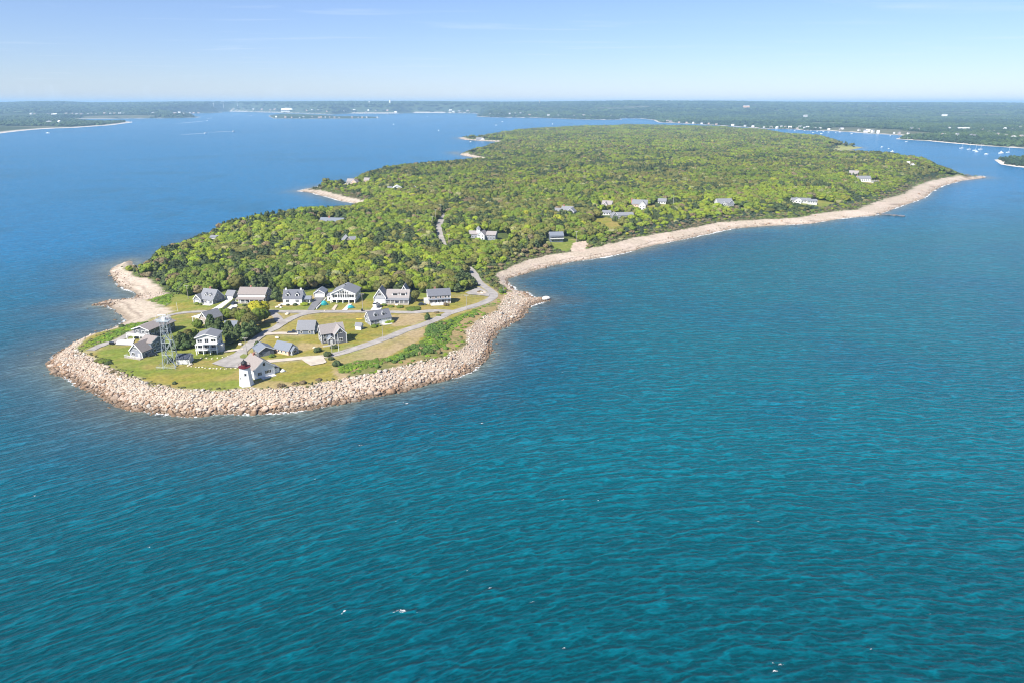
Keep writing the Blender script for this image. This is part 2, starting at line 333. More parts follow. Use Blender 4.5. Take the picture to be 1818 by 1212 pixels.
def ground_mat(name, scale, b0):
    m, nt, b = newmat(name); L = nt.links.new
    at_ = N(nt,'ShaderNodeAttribute', attribute_name='tint'); tc = N(nt,'ShaderNodeTexCoord')
    n1 = N(nt,'ShaderNodeTexNoise', i_Scale=scale, i_Detail=6.0, i_Roughness=.7); L(tc.outputs['Object'], n1.inputs['Vector'])
    mr = N(nt,'ShaderNodeMapRange'); mr.inputs[1].default_value=.3; mr.inputs[2].default_value=.7; mr.inputs[3].default_value=.68; mr.inputs[4].default_value=1.3
    L(n1.outputs['Fac'], mr.inputs[0])
    vm = N(nt,'ShaderNodeVectorMath', operation='SCALE'); L(at_.outputs['Color'], vm.inputs[0]); L(mr.outputs[0], vm.inputs['Scale']); L(vm.outputs[0], b.inputs['Base Color'])
    b.inputs['Roughness'].default_value = .95; b.inputs['Specular IOR Level'].default_value = .15
    bp = N(nt,'ShaderNodeBump', i_Strength=b0, i_Distance=.25); L(n1.outputs['Fac'], bp.inputs['Height']); L(bp.outputs[0], b.inputs['Normal'])
    return m
o = link('ground', me, ground_mat('ground_cover', .55, .6)); tag(o, 'low grassy and wooded point with pale beaches', kind='structure')
# ------------------------------------------------------------------ the mainland
MAIN_PX = [(-700,254),(-250,248),(-100,242.5),(0,237.3),(26,234),(63,230.2),(105.6,228),(132,227.4),(158,225.4),(198,222.6),(236,217.5),(224,216),(205,216.6),(185,217.6),(160,215.5),(129,211.4),(210,211.4),(230,210.8),(318,210.2),(351,209.2),(356,208),(330,206),(292,204.4),(330,202.2),(395,200.5),(381,199.2),(409,198.4),(460,199.6),(500,200.6),(590,203.9),(625,201.8),(710,201.8),(733,200.9),(789,200.9),(844,201.7),(850,204),(846,206.5),(848,207.6),(876,208.8),(955,209.6),(1034,212.6),(1090,213.2),(1105,212.6),(1100,211),(1110,210.4),(1140,211),(1160,213.5),(1169,217.8),(1200,219),(1260,222),(1320,226),(1360,229.2),(1410,229.8),(1426,231.8),(1465.6,232.4),(1512,235.2),(1558,238.4),(1600,240.4),(1612,242),(1598,244.8),(1590,247.4),(1600,248),(1648,250.8),(1696,255.3),(1744,259.3),(1818,264),(1900,268),(2300,280)]
MAINP = np.concatenate([np.stack(ground([p[0] for p in MAIN_PX],[p[1] for p in MAIN_PX]),1), [(9000,1500),(45000,1500),(45000,46000),(-45000,46000),(-45000,2100)]])
CAY = np.stack(ground(*zip(*[(476.5,206.6),(486,210.8),(542.5,211.2),(625,211),(676,210.2),(668,207.8),(600,206.5),(545,203.8),(500,203),(480,204.5)])),1)
ISLET = np.stack(ground(*zip(*[(1765,284),(1777,292.5),(1798,295.8),(1818,298),(1860,301),(1930,298),(1880,285),(1830,281.5),(1795,282.5)])),1)
_az = [-1300,0,100,150,200,240,330,500,700,900,1000,1100,1300,1400,1500,1600,1700,1818,2600]
_ry = [182.4,182.6,182.2,180.6,180.7,182.4,181.8,180.9,180.6,181.1,180.6,180,180.9,181.5,182.1,182.7,183.2,183.8,184.5]
def hills(x, y):
    px = 909+FPX*x/np.maximum(y,1)*CP
    top = CAM_H-(np.interp(px, _az, _ry)-183)*10500/1212*1.06
    t = smooth(4600,10500,y); far = 1-smooth(12500,18000,y)*.5
    base = 4+9*fbm(x,y,700,3)
    return base*(1-t)+(top-9+18*(fbm(x,y,1100,4)-.5))*t*far
def land(name, P, xs, ys, zh, label):
    X, Y = np.meshgrid(xs, ys)
    def zf(x, y):
        d = polydist(P, x, y); s = inside(P, x, y); d = np.where(s, d, -d); cache['d'] = d
        return np.where(d > 0, np.minimum(d*.06, 1.6)+smooth(15,160,d)*(zh(x,y)-1.6), np.maximum(-4, d*.05))
    V, F, u = grid_mesh(name, xs, ys, zf, lambda V: V[:,2] > -3.9)
    d = cache['d'][u]; x, y = V[:,0], V[:,1]
    n = fbm(x,y,160,4); c = mixc(np.tile(np.array([.030,.050,.026]),(len(V),1)), smooth(.35,.65,n), (.048,.068,.032))
    c = mixc(c, smooth(.68,.74,fbm(x+900,y,420,3))*.4*(y<9000), (.2,.18,.11))
    bw = np.where(y > 5200, 3, np.where(x < -1200, 26, 11)); bt = 1-smooth(bw*.8,bw*1.6,d); c = mixc(c, bt, 0)+bt[:,None]*np.array([.56,.50,.43])
    me = np_mesh(name, V, F, True); col_attr(me, 'tint', c)
    o = link(name, me, FARM); tag(o, label, kind='structure'); return o
FARM = ground_mat('far_land_cover', .02, .3)
xs2 = np.concatenate([-ramp(5600,45000,30,1.25,2500)[::-1], np.arange(-5580,5600,26), ramp(5600,45000,30,1.25,2500)]); ys2 = np.concatenate([ramp(1500,9500,16,1.008,60), ramp(9500,45000,70,1.06,1500)])
cayhill = lambda x,y: 3+13*np.exp(-((909+FPX*CP*x/y-508)/34)**2)
land('mainland', MAINP, xs2, ys2, hills, 'low wooded mainland hills fading to blue along the horizon')
land('low_island', CAY, np.arange(CAY[:,0].min()-60,CAY[:,0].max()+60,9), np.arange(CAY[:,1].min()-120,CAY[:,1].max()+120,18), cayhill, 'low sandy island with a wooded hill across the bay')
land('islet', ISLET, np.arange(ISLET[:,0].min()-30,ISLET[:,0].max()+30,5), np.arange(ISLET[:,1].min()-30,ISLET[:,1].max()+30,5), lambda x,y: 4+0*x, 'small wooded islet with a sandy tip at the edge')
# ------------------------------------------------------------------ the sea
xw = np.concatenate([-ramp(500,60000,6,1.3,4000)[::-1], np.arange(-496,500,4), ramp(500,1600,4,1.03,14), ramp(1600,60000,20,1.35,4000)]); yw = np.concatenate([-ramp(-150,20000,40,1.5,4000)[::-1], np.arange(150,700,3.5), ramp(702,2200,5,1.04,40), ramp(2240,60000,60,1.2,4000)])
V, F, u = grid_mesh('water', xw, yw, lambda x,y: 0*x, lambda V: V[:,2] > -1)
x, y = V[:,0], V[:,1]; near = (np.abs(x) < 2200) & (y < 4200) & (y > 0)
sd = np.full(len(V), 400.0); dd, _ = shore(x[near], y[near]); sd[near] = np.clip(-dd, -5, 400)
n1 = fbm(x,y,60,4); n2 = fbm(x+300,y+90,220,3)
blue = np.tile(np.array([.0002,.074,.160]),(len(V),1)); teal = np.array([.0001,.060,.080])
tm = np.clip((1-smooth(330,760,y-.35*x))+ .35*smooth(0,300,x)*(1-smooth(500,900,y)), 0, 1)
c = mixc(blue, tm, teal); c = mixc(c, smooth(.4,.7,n2)*.35*tm, (.0001,.052,.070)); c = mixc(c, smooth(.5,.75,n1)*.4, (.0002,.046,.080))
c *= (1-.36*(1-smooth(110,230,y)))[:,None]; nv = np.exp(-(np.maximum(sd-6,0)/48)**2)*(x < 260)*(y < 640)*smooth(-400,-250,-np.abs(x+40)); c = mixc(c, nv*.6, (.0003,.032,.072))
w1 = np.exp(-np.maximum(sd,0)/np.where((x<-60),14,8))*(.7+.6*n1); c = mixc(c, np.clip(w1*1.15,0,1)*.85, (.085,.095,.075))
weed = smooth(.5,.66,fbm(x,y,16,3))*np.exp(-np.maximum(sd-4,0)/26)*(y<480); c = mixc(c, weed*.5, (.03,.04,.045))
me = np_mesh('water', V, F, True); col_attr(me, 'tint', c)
m, nt, b = newmat('sea_water'); L = nt.links.new
at_ = N(nt,'ShaderNodeAttribute', attribute_name='tint'); tc = N(nt,'ShaderNodeTexCoord')
b.inputs['IOR'].default_value = 1.33
fx = .30*x-.42*110*np.log(np.cosh(np.clip(x/110,-40,40)))            # wave crests swing round with the shore
wa = me.attributes.new('waveco','FLOAT_VECTOR','POINT'); wa.data.foreach_set('vector', np.column_stack([x, y-fx, 0*x]).astype(np.float32).ravel())
wc = N(nt,'ShaderNodeAttribute', attribute_name='waveco')
def waves(sc, st, det, dist, rough=.55):
    mp = N(nt,'ShaderNodeMapping'); mp.inputs['Scale'].default_value = (st,1,1); L(wc.outputs['Vector'], mp.inputs['Vector'])
    no = N(nt,'ShaderNodeTexNoise', i_Scale=sc, i_Detail=det, i_Roughness=rough, i_Distortion=dist); L(mp.outputs[0], no.inputs['Vector']); return no.outputs['Fac']
def mth(op, a, b=None, c=None):
    n = N(nt,'ShaderNodeMath', operation=op)
    for i, q in enumerate((a,b,c)):
        if q is None: continue
        if isinstance(q,(int,float)): n.inputs[i].default_value = q
        else: L(q, n.inputs[i])
    return n.outputs[0]
def ridge(f, k): return mth('POWER', mth('MAXIMUM', mth('SUBTRACT', 1.0, mth('MULTIPLY', mth('ABSOLUTE', mth('SUBTRACT', f, .5)), k)), 0.0), 1.4)
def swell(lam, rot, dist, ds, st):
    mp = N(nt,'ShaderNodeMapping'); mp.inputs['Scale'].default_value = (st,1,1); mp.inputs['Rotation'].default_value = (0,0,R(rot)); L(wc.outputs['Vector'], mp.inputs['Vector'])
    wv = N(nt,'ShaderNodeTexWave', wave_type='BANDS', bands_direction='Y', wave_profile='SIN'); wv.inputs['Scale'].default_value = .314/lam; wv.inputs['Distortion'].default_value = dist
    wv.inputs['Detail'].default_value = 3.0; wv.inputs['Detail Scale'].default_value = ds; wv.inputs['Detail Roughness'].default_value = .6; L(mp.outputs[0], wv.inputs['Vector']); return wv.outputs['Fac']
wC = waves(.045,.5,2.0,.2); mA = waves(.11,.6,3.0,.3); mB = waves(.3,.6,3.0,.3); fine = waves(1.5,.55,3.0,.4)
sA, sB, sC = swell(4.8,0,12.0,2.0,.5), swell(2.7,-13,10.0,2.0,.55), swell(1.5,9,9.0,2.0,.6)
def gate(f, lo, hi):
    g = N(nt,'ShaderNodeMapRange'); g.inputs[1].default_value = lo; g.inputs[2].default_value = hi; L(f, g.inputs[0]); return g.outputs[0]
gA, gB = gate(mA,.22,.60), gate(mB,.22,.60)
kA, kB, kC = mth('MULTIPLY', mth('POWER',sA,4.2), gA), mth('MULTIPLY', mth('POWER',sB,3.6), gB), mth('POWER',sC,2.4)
hh = mth('ADD', mth('ADD', mth('MULTIPLY', mth('MULTIPLY',sA,gA), .34), mth('MULTIPLY', mth('MULTIPLY',sB,gB), .17)), mth('ADD', mth('MULTIPLY', wC, .6), mth('ADD', mth('MULTIPLY', sC, .07), mth('MULTIPLY', fine, .07))))
bp = N(nt,'ShaderNodeBump', i_Strength=1.0, i_Distance=1.0); L(hh, bp.inputs['Height']); L(bp.outputs[0], b.inputs['Normal'])
# bright crests: sky reflection and light through them, painted into the base colour
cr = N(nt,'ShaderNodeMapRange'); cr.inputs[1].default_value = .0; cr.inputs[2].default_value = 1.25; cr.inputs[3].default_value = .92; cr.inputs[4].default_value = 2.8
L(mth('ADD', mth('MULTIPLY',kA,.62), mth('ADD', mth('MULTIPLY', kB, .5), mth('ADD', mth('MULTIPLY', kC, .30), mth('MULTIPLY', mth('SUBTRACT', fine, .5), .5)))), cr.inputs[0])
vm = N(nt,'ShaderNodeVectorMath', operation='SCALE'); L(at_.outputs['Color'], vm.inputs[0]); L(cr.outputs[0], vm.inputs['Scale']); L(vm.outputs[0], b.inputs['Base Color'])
b.inputs['Specular IOR Level'].default_value = .22; b.inputs['Roughness'].default_value = .2; b.inputs['Specular Tint'].default_value = (.42,.74,1,1)
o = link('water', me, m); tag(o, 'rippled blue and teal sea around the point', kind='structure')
# foam along the shore and on the wave tops
m, nt, b = newmat('foam'); L = nt.links.new
b.inputs['Base Color'].default_value = (.75,.77,.77,1); b.inputs['Roughness'].default_value = .8
tc = N(nt,'ShaderNodeTexCoord'); no = N(nt,'ShaderNodeTexNoise', i_Scale=.55, i_Detail=6.0, i_Roughness=.7); L(tc.outputs['Object'], no.inputs['Vector'])
at_ = N(nt,'ShaderNodeAttribute', attribute_name='cover'); ad = N(nt,'ShaderNodeMath', operation='ADD'); L(no.outputs['Fac'], ad.inputs[0]); L(at_.outputs['Fac'], ad.inputs[1])
mr = N(nt,'ShaderNodeMapRange'); mr.inputs[1].default_value=1.0; mr.inputs[2].default_value=1.16; L(ad.outputs[0], mr.inputs[0]); L(mr.outputs[0], b.inputs['Alpha'])
M['foam'] = m
def ribbon(P, offs, cover, z, closed):
    t = np.roll(P,-1,0)-np.roll(P,1,0); t /= np.linalg.norm(t,axis=1)[:,None]+1e-9; nr = np.stack([-t[:,1],t[:,0]],1)
    Vs = np.concatenate([np.column_stack([P+nr*o, np.full(len(P), z)]) for o in offs]); cv = np.concatenate([np.full(len(P), q) for q in cover]); n = len(P); F = []
    for r in range(len(offs)-1):
        for i in range(n if closed else n-1): j = (i+1)%n; F.append((r*n+i, r*n+j, (r+1)*n+j, (r+1)*n+i))
    return Vs, np.array(F), cv
P = []
for i in range(len(ISL)):
    q, r = ISL[i], ISL[(i+1)%len(ISL)]; k = max(1, int(np.linalg.norm(r-q)/2.0))
    P += [q+(r-q)*t/k for t in range(k)]
P = np.array(P); P = P[P[:,1] < 1500]
P = P-np.stack([(vnoise(P[:,0],P[:,1],7)-.5)*2.2, (vnoise(P[:,1],P[:,0],7)-.5)*2.2],1)
sg = 1 if inside(ISL, *(P[40]+np.array([[0,0]])).T)[0] else 1
Vs, F, cv = ribbon(P, [1.0,.2,-.8,-2.2,-4.0], [.34,.48,.58,.42,.20], .05, False)
cv = cv+np.tile((fbm(P[:,0],P[:,1],18,3)-.55)*.55, 5)
mid = np.linalg.norm(Vs[F[:,0],:2]-Vs[F[:,1],:2],axis=1) < 8; F = F[mid]
me = np_mesh('surf', Vs, F); flt_attr(me, 'cover', cv)
o = link('surf_foam', me, M['foam']); tag(o, 'thin white surf washing along the rocky shore', kind='stuff')
caps = [(715,1084,3.2),(700,1086,2),(1380,1178,3.4),(1372,1192,2),(945,1068,1.3),(1000,660,2.4),(990,657,2.0),(722,716,2.2),(716,714,1.6),(772,735,.9),(1062,888,.8),(610,1086,1.6),(625,1083,1.2),(265,971,1.3),(280,968,1.0),(870,1043,1),(640,790,1.4),(855,751,1.2),(1000,887,1.2),(485,803,.7),(830,1012,.9),(1345,925,.8),(1650,1090,.9),(1466,1112,.8),(1290,1028,.7),(560,850,.6),(60,880,.9),(440,1130,.9),(1130,760,.6),(1580,830,.7),(150,1040,.8),(1000,1150,.9)]
for _ in range(36): caps.append((rng.uniform(-60,1880), rng.uniform(560,1205), rng.uniform(.3,.7)))
Vs = []; F = []; cv = []
for px, py, r in caps:
    p = sea(px, py)
    if shore(p.x,p.y)[0][0] > -8: continue
    n = len(Vs); k = 10; Vs.append((p.x,p.y,.09)); cv.append(.56)
    an = R(12)+rng.normal()*.3
    for i in range(k):
        t = 2*math.pi*i/k; q = r*rng.uniform(.7,1.3); ux, uy = math.cos(t)*q*1.5, math.sin(t)*q*.45
        Vs.append((p.x+ux*math.cos(an)-uy*math.sin(an), p.y+ux*math.sin(an)+uy*math.cos(an), .07)); cv.append(.22)
        F.append((n, n+1+i, n+1+(i+1)%k))
me = np_mesh('whitecaps', np.array(Vs), np.array(F)); flt_attr(me, 'cover', np.array(cv))
o = link('whitecap_foam', me, M['foam']); tag(o, 'scattered white wave crests on the open water', kind='stuff')
# ------------------------------------------------------------------ foliage
def ico(sub):
    bm = bmesh.new(); bmesh.ops.create_icosphere(bm, subdivisions=sub, radius=1)
    v = np.array([tuple(q.co) for q in bm.verts]); f = np.array([[q.index for q in p.verts] for p in bm.faces]); bm.free(); return v, f
ICO = {1: ico(1), 2: ico(2), 3: ico(3)}
def lumps(specs, sub, jit, r_):
    """a crown of uneven clumps: specs = (x,y,z,rx,ry,rz)"""
    Vs = []; Fs = []; n = 0; v0, f0 = ICO[sub]
    for c in specs:
        rad = 1+jit*r_.normal(size=(len(v0),1))
        a = r_.uniform(0,6.28); ca, sa = math.cos(a), math.sin(a)
        v = v0*rad; v = np.column_stack([v[:,0]*ca-v[:,1]*sa, v[:,0]*sa+v[:,1]*ca, v[:,2]])
        Vs.append(v*np.array(c[3:])+np.array(c[:3])); Fs.append(f0+n); n += len(v0)
    return np.concatenate(Vs), np.concatenate(Fs)
def leafcards(specs, n, size, r_):
    Vs = []; Fs = []
    for i in range(n):
        c = specs[r_.integers(len(specs))]; d = r_.normal(size=3); d /= np.linalg.norm(d); d[2] = abs(d[2])*.9-.1*(r_.random()<.4)
        p = np.array(c[:3])+d*np.array(c[3:])*r_.uniform(1.0,1.16)
        a = r_.normal(size=3); a /= np.linalg.norm(a); b = np.cross(a, d+.2*r_.normal(size=3)); b /= np.linalg.norm(b)+1e-9; s = size*r_.uniform(.6,1.3)
        k = len(Vs); Vs += [p-a*s, p+b*s*.8, p+a*s, p-b*s*.6]; Fs += [(k,k+1,k+2),(k,k+2,k+3)]
    return np.array(Vs), np.array(Fs)
def crown_specs(kind, nl, r_):
    S = []
    if kind == 'oak':
        S.append((0,0,.42,.66,.66,.40))
        for i in range(nl):
            t = i*2.399+r_.normal()*.3; u = (i+.5)/nl; el = (1-u)**.8*1.35+.12; q = r_.uniform(.50,.64)
            s = r_.uniform(.25,.38); S.append((math.cos(t)*math.cos(el)*q, math.sin(t)*math.cos(el)*q, .40+.42*math.sin(el), s, s, s*.72))
    elif kind == 'pine':
        S.append((0,0,.45,.34,.34,.42))
        for i in range(nl):
            u = (i+.5)/nl; t = i*2.399+r_.normal()*.5; q = (1-u)*.62*r_.uniform(.6,1.15)+.05; s = .18+.22*(1-u)*r_.uniform(.7,1.3)
            S.append((math.cos(t)*q, math.sin(t)*q, .14+.80*u, s*1.1, s*1.1, s*.42))
    else:
        for i in range(nl):
            t = i*2.399; q = .55*math.sqrt((i+.3)/nl); s = r_.uniform(.38,.55); S.append((math.cos(t)*q, math.sin(t)*q, .38*r_.uniform(.7,1.1), s, s, .5*r_.uniform(.7,1.1)))
    return S
def crown(kind, nl, sub, jit, cards, seed, csize=.11):
    r_ = np.random.default_rng(seed); S = crown_specs(kind, nl, r_); v, f = lumps(S, sub, jit, r_)
    if cards:
        v2, f2 = leafcards(S, cards, csize, r_); f = np.concatenate([f, f2+len(v)]); v = np.concatenate([v, v2])
    v[:,2] = np.maximum(v[:,2], 0.0); return v, f
def foliage_mat(name, from_object):
    m, nt, b = newmat(name); L = nt.links.new
    tc = N(nt,'ShaderNodeTexCoord'); geo = N(nt,'ShaderNodeNewGeometry')
    if from_object: src = N(nt,'ShaderNodeObjectInfo').outputs['Color']
    else: src = N(nt,'ShaderNodeAttribute', attribute_name='tint').outputs['Color']
    n1 = N(nt,'ShaderNodeTexNoise', i_Scale=1.1, i_Detail=4.0, i_Roughness=.7); L(geo.outputs['Position'], n1.inputs['Vector'])
    mr = N(nt,'ShaderNodeMapRange'); mr.inputs[1].default_value=.3; mr.inputs[2].default_value=.7; mr.inputs[3].default_value=.74; mr.inputs[4].default_value=1.28
    L(n1.outputs['Fac'], mr.inputs[0])
    n2 = N(nt,'ShaderNodeTexNoise', i_Scale=.35, i_Detail=3.0); L(geo.outputs['Position'], n2.inputs['Vector'])
    hsv = N(nt,'ShaderNodeHueSaturation'); m2 = N(nt,'ShaderNodeMapRange'); m2.inputs[1].default_value=.3; m2.inputs[2].default_value=.7; m2.inputs[3].default_value=.478; m2.inputs[4].default_value=.522
    L(n2.outputs['Fac'], m2.inputs[0]); L(m2.outputs[0], hsv.inputs['Hue']); L(mr.outputs[0], hsv.inputs['Value']); L(src, hsv.inputs['Color']); L(hsv.outputs[0], b.inputs['Base Color'])
    b.inputs['Roughness'].default_value = .75; b.inputs['Specular IOR Level'].default_value = .2
    bp = N(nt,'ShaderNodeBump', i_Strength=.7, i_Distance=.35); n3 = N(nt,'ShaderNodeTexNoise', i_Scale=2.2, i_Detail=3.0); L(geo.outputs['Position'], n3.inputs['Vector']); L(n3.outputs['Fac'], bp.inputs['Height']); L(bp.outputs[0], b.inputs['Normal'])
    return m
LEAF_O = foliage_mat('leaves', True); LEAF_T = foliage_mat('wood_leaves', False)
KINDS = dict(bright=(.120,.152,.014,'oak'), green=(.088,.122,.015,'oak'), dark=(.048,.066,.024,'pine'), olive=(.098,.100,.024,'oak'), gold=(.175,.185,.018,'oak'),
  brown=(.125,.098,.050,'oak'), cedar=(.036,.055,.034,'pine'), pale=(.165,.165,.065,'oak'), lime=(.140,.180,.013,'oak'), yellow=(.30,.28,.018,'oak'), conifer=(.066,.094,.030,'pine'))
NEAR = {'oak':[np_mesh('oak_crown', *crown('oak',19,3,.06,420,50+i), True) for i in range(7)], 'pine':[np_mesh('pine_crown', *crown('pine',18,3,.09,420,70+i)) for i in range(4)], 'bush':[np_mesh('bush_crown', *crown('bush',9,3,.08,260,90+i)) for i in range(4)]}
for l in NEAR.values():
    for me in l: me.materials.append(LEAF_O)
def trunk_mesh(seed):
    r_ = random.Random(seed); m = MB(); m.bar((0,0,-.04),(.02,.01,.34),.035,7,.024)
    for k in range(5):
        a = k*1.256+r_.random()*.6; z = .22+.05*k*.6; m.bar((.015,.008,z),(math.cos(a)*.30,math.sin(a)*.30,z+.22+.1*r_.random()),.016,5,.006)
    m.bar((.02,.01,.33),(.0,.02,.72),.024,6,.008); me = m.mesh('tree_trunk'); me.materials.append(M['bark']); return me
TRUNKS = [trunk_mesh(i) for i in range(3)]
CATS = {'oak':('broadleaf_tree','tree'), 'pine':('pine_tree','tree'), 'bush':('bush','bush')}
def tree(p, r, h, kind, label, group=None, shape=None, name=None, ch=None):
    c = KINDS[kind]; shp = shape or c[3]; nm, cat = CATS[shp]; nm = name or nm
    if shp == 'bush':
        o = link(nm, random.choice(NEAR['bush'])); o.location = p-Vector((0,0,.15)); o.scale = (r,r,h); o.rotation_euler = (0,0,random.uniform(0,6.28))
        k = random.uniform(.85,1.15); o.color = (c[0]*k,c[1]*k,c[2]*k,1); return tag(o, label, cat, group)
    root = empty(nm, p, random.uniform(0,6.28)); tag(root, label, cat, group)
    t = link('trunk', random.choice(TRUNKS), None, root); t.scale = (max(r*1.1,1),max(r*1.1,1),h*1.0)
    o = link('crown', random.choice(NEAR[shp]), None, root); ch = ch or (min(h*.9,r*1.3) if shp == 'oak' else h*.92); o.location = (0,0,h-ch); o.scale = (r,r*random.uniform(.88,1.1),ch)
    k = random.uniform(.82,1.18); o.color = (c[0]*k*random.uniform(.94,1.06),c[1]*k,c[2]*k,1); return root
# houses standing in the woods (their clearings)
WOODH = [(866,427,32),(586,402,28),(622,437,12),(988,430,16),(1008,384,28),(1078,372,18),(1076,382,12),(1110,389,26),(1136,374,22),(1175,363,12),(1290,369,26),(1424,362,30),(1512,316,14),(1540,324,28),(1622,299,10),(627,329,24),(650,325,12),(706,339,20),(738,339,9),(378,433,7),(857,248.5,30)]
WH = [(at(px,py), L) for px,py,L in WOODH]
def wood_ok(x, y):
    k = np.ones(np.shape(x), bool)
    for p, L in WH:
        dx, dy = x-p.x, y-p.y; far = min(1.6, p.length/600)
        k &= ~((np.hypot(dx,dy-4) < L*.5+4) | ((np.abs(dx) < L*.55+2) & (dy < 4) & (dy > -8*far)))
    return k
pts = []
for y0,y1,s in ((360,720,5.1),(720,1250,6.0),(1250,3800,8.0)):
    gx = np.arange(-520,2100,s); gy = np.arange(y0,y1,s*.9); X, Y = np.meshgrid(gx, gy); X = X+(np.arange(len(gy))%2)[:,None]*s/2
    X = (X+rng.uniform(-.42,.42,X.shape)*s).ravel(); Y = (Y+rng.uniform(-.42,.42,Y.shape)*s).ravel()
    k = np.abs(X) < Y*.86+60; pts.append(np.stack([X[k],Y[k],np.full(k.sum(),s)],1))
pts = np.concatenate(pts); X, Y, S = pts.T
Z, D, A = [np.concatenate(q) for q in zip(*[terr_full(X[i:i+20000],Y[i:i+20000]) for i in range(0,len(X),20000)])]
k = (D > A[:,0]+1.5) & ~inside(VILLAGE,X,Y) & ~in_any(CLEAR['lawn']+CLEAR['bank']+SCRUB,X,Y) & wood_ok(X,Y)
gapc = at(784,404); k &= road_dist(X,Y) > np.where((np.hypot(X-gapc.x,Y-gapc.y) < 72), 2.6, np.where(Y < 478, 2.2, .2)); k &= ~((X > 1050) & (Y > 1500) & (Y < 1900) & (Z < 1.4))
X,Y,S,Z,D,A = X[k],Y[k],S[k],Z[k],D[k],A[k]; n = len(X)
e = D-A[:,0]; edge = smooth(0,np.where((X < -150)&(Y < 640),9,26),e); beach_side = (X > 20) & (Y < 1300)
RAD = S*.94*rng.lognormal(0,.27,n)*(.42+.58*edge)*(1+.18*(fbm(X,Y,45,2)-.5)*2); HGT = (2.0+5.0*edge)*rng.uniform(.8,1.25,n)*(1+.9*(fbm(X+70,Y,60,2)-.5)); HGT = np.where(beach_side, HGT*(.55+.45*smooth(5,70,e)), HGT)
f1 = fbm(X,Y,70,3)+rng.normal(size=n)*.10; f2 = fbm(X+999,Y+333,34,3)+rng.normal(size=n)*.08; rr = rng.random(n)
far = smooth(650,1300,Y)
kind = np.where(f1 > .50-.0*far, 'bright', 'green').astype('<U8')
f3 = fbm(X-400,Y+100,95,3)+rng.normal(size=n)*.07; kind[(rr < .12+.08*far)|((f3 > .56)&(rr < .62))] = 'olive'; kind[((f2 > .59-.03*far)&(rr>.2))|((f3 > .60)&(rr > .72)&(rr < .9))] = 'dark'; kind[(rr > .988)] = 'gold'; kind[(rr > .965)&(rr < .988)] = 'pale'; kind[(rr > .93)&(rr<.955)] = 'brown'; kind[(rr>.84)&(rr<.93)&(f1>.5)] = 'lime'
ed = (e < 16)&(rng.random(n) < .6); kind[ed & (X > 100)] = 'cedar'; kind[(e < 10)&(rng.random(n)<.35)] = 'brown'; kind[(X > 900)&(Y<1700)&(e<140)&(rng.random(n)<.55)] = 'cedar'; kind[(e<14)&(X<0)&(rng.random(n)<.35)] = 'dark'
TINT = np.array([KINDS[q][:3] for q in kind])*rng.uniform(.88,1.13,(n,1))*np.column_stack([rng.uniform(.93,1.07,n),np.ones(n),rng.uniform(.9,1.1,n)])
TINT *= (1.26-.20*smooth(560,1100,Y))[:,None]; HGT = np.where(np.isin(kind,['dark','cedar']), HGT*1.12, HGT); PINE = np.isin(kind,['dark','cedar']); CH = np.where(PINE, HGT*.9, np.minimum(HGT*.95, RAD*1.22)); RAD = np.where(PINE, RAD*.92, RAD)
# the trees that show largest are objects of their own
dist = np.hypot(np.hypot(X,Y),CAM_H-Z); front = np.argsort(dist/RAD)
u_ = 909+FPX*X/(Y*CP+(CAM_H-Z)*SP)
inview = (u_ > -5)&(u_ < 1823)
solo = np.array([i for i in front if inview[i]])[:255]
LANDMARK = [('grey cape house with two dormers',370),('grey garage with one white door',408),('brown roofed house with a long porch',450),('white cape house with two dormers',522),('glass fronted gable house',605),('turreted grey house with a porch',695),('long two storey grey house',778),('paved turnaround at the road bend',845),('shrubby bank by the small cove',893)]
WORDS = dict(bright='bright green rounded tree',green='mid green rounded tree',dark='dark green pine',olive='olive green rounded tree',gold='yellow green rounded tree',brown='brownish sparse tree',cedar='dark bluish cedar',pale='pale grey green tree',lime='vivid lime green tree')
for i in solo:
    px = u_[i]; v_ = 606-FPX*((CP*(Z[i]-CAM_H)+SP*Y[i]))/(Y[i]*CP+(CAM_H-Z[i])*SP)
    if px < 330: where = 'at the wood edge above the west beach'
    else:
        lm = min(LANDMARK, key=lambda q: abs(q[1]-px))[0]; where = ('just behind the ' if v_ > 505 else 'deeper behind the ')+lm
    lab = f"{WORDS[kind[i]]} {where}"
    tree(Vector((X[i],Y[i],Z[i]-.3)), RAD[i], HGT[i], kind[i], lab, lab, ch=CH[i])
rest = np.ones(n, bool); rest[solo] = False
TPL = {}
for shp in ('oak','pine'):
    TPL[shp,0] = [crown(shp,12,2,.09,90,200+i,.13) for i in range(6)]; TPL[shp,1] = [crown(shp,9,1,.13,24,230+i,.16) for i in range(6)]; TPL[shp,2] = [crown(shp,4,1,.15,0,260+i) for i in range(5)]
TPL['bush',0] = [crown('bush',6,2,.11,40,300+i,.2) for i in range(5)]; TPL['bush',1] = [crown('bush',4,1,.14,10,320+i,.2) for i in range(5)]
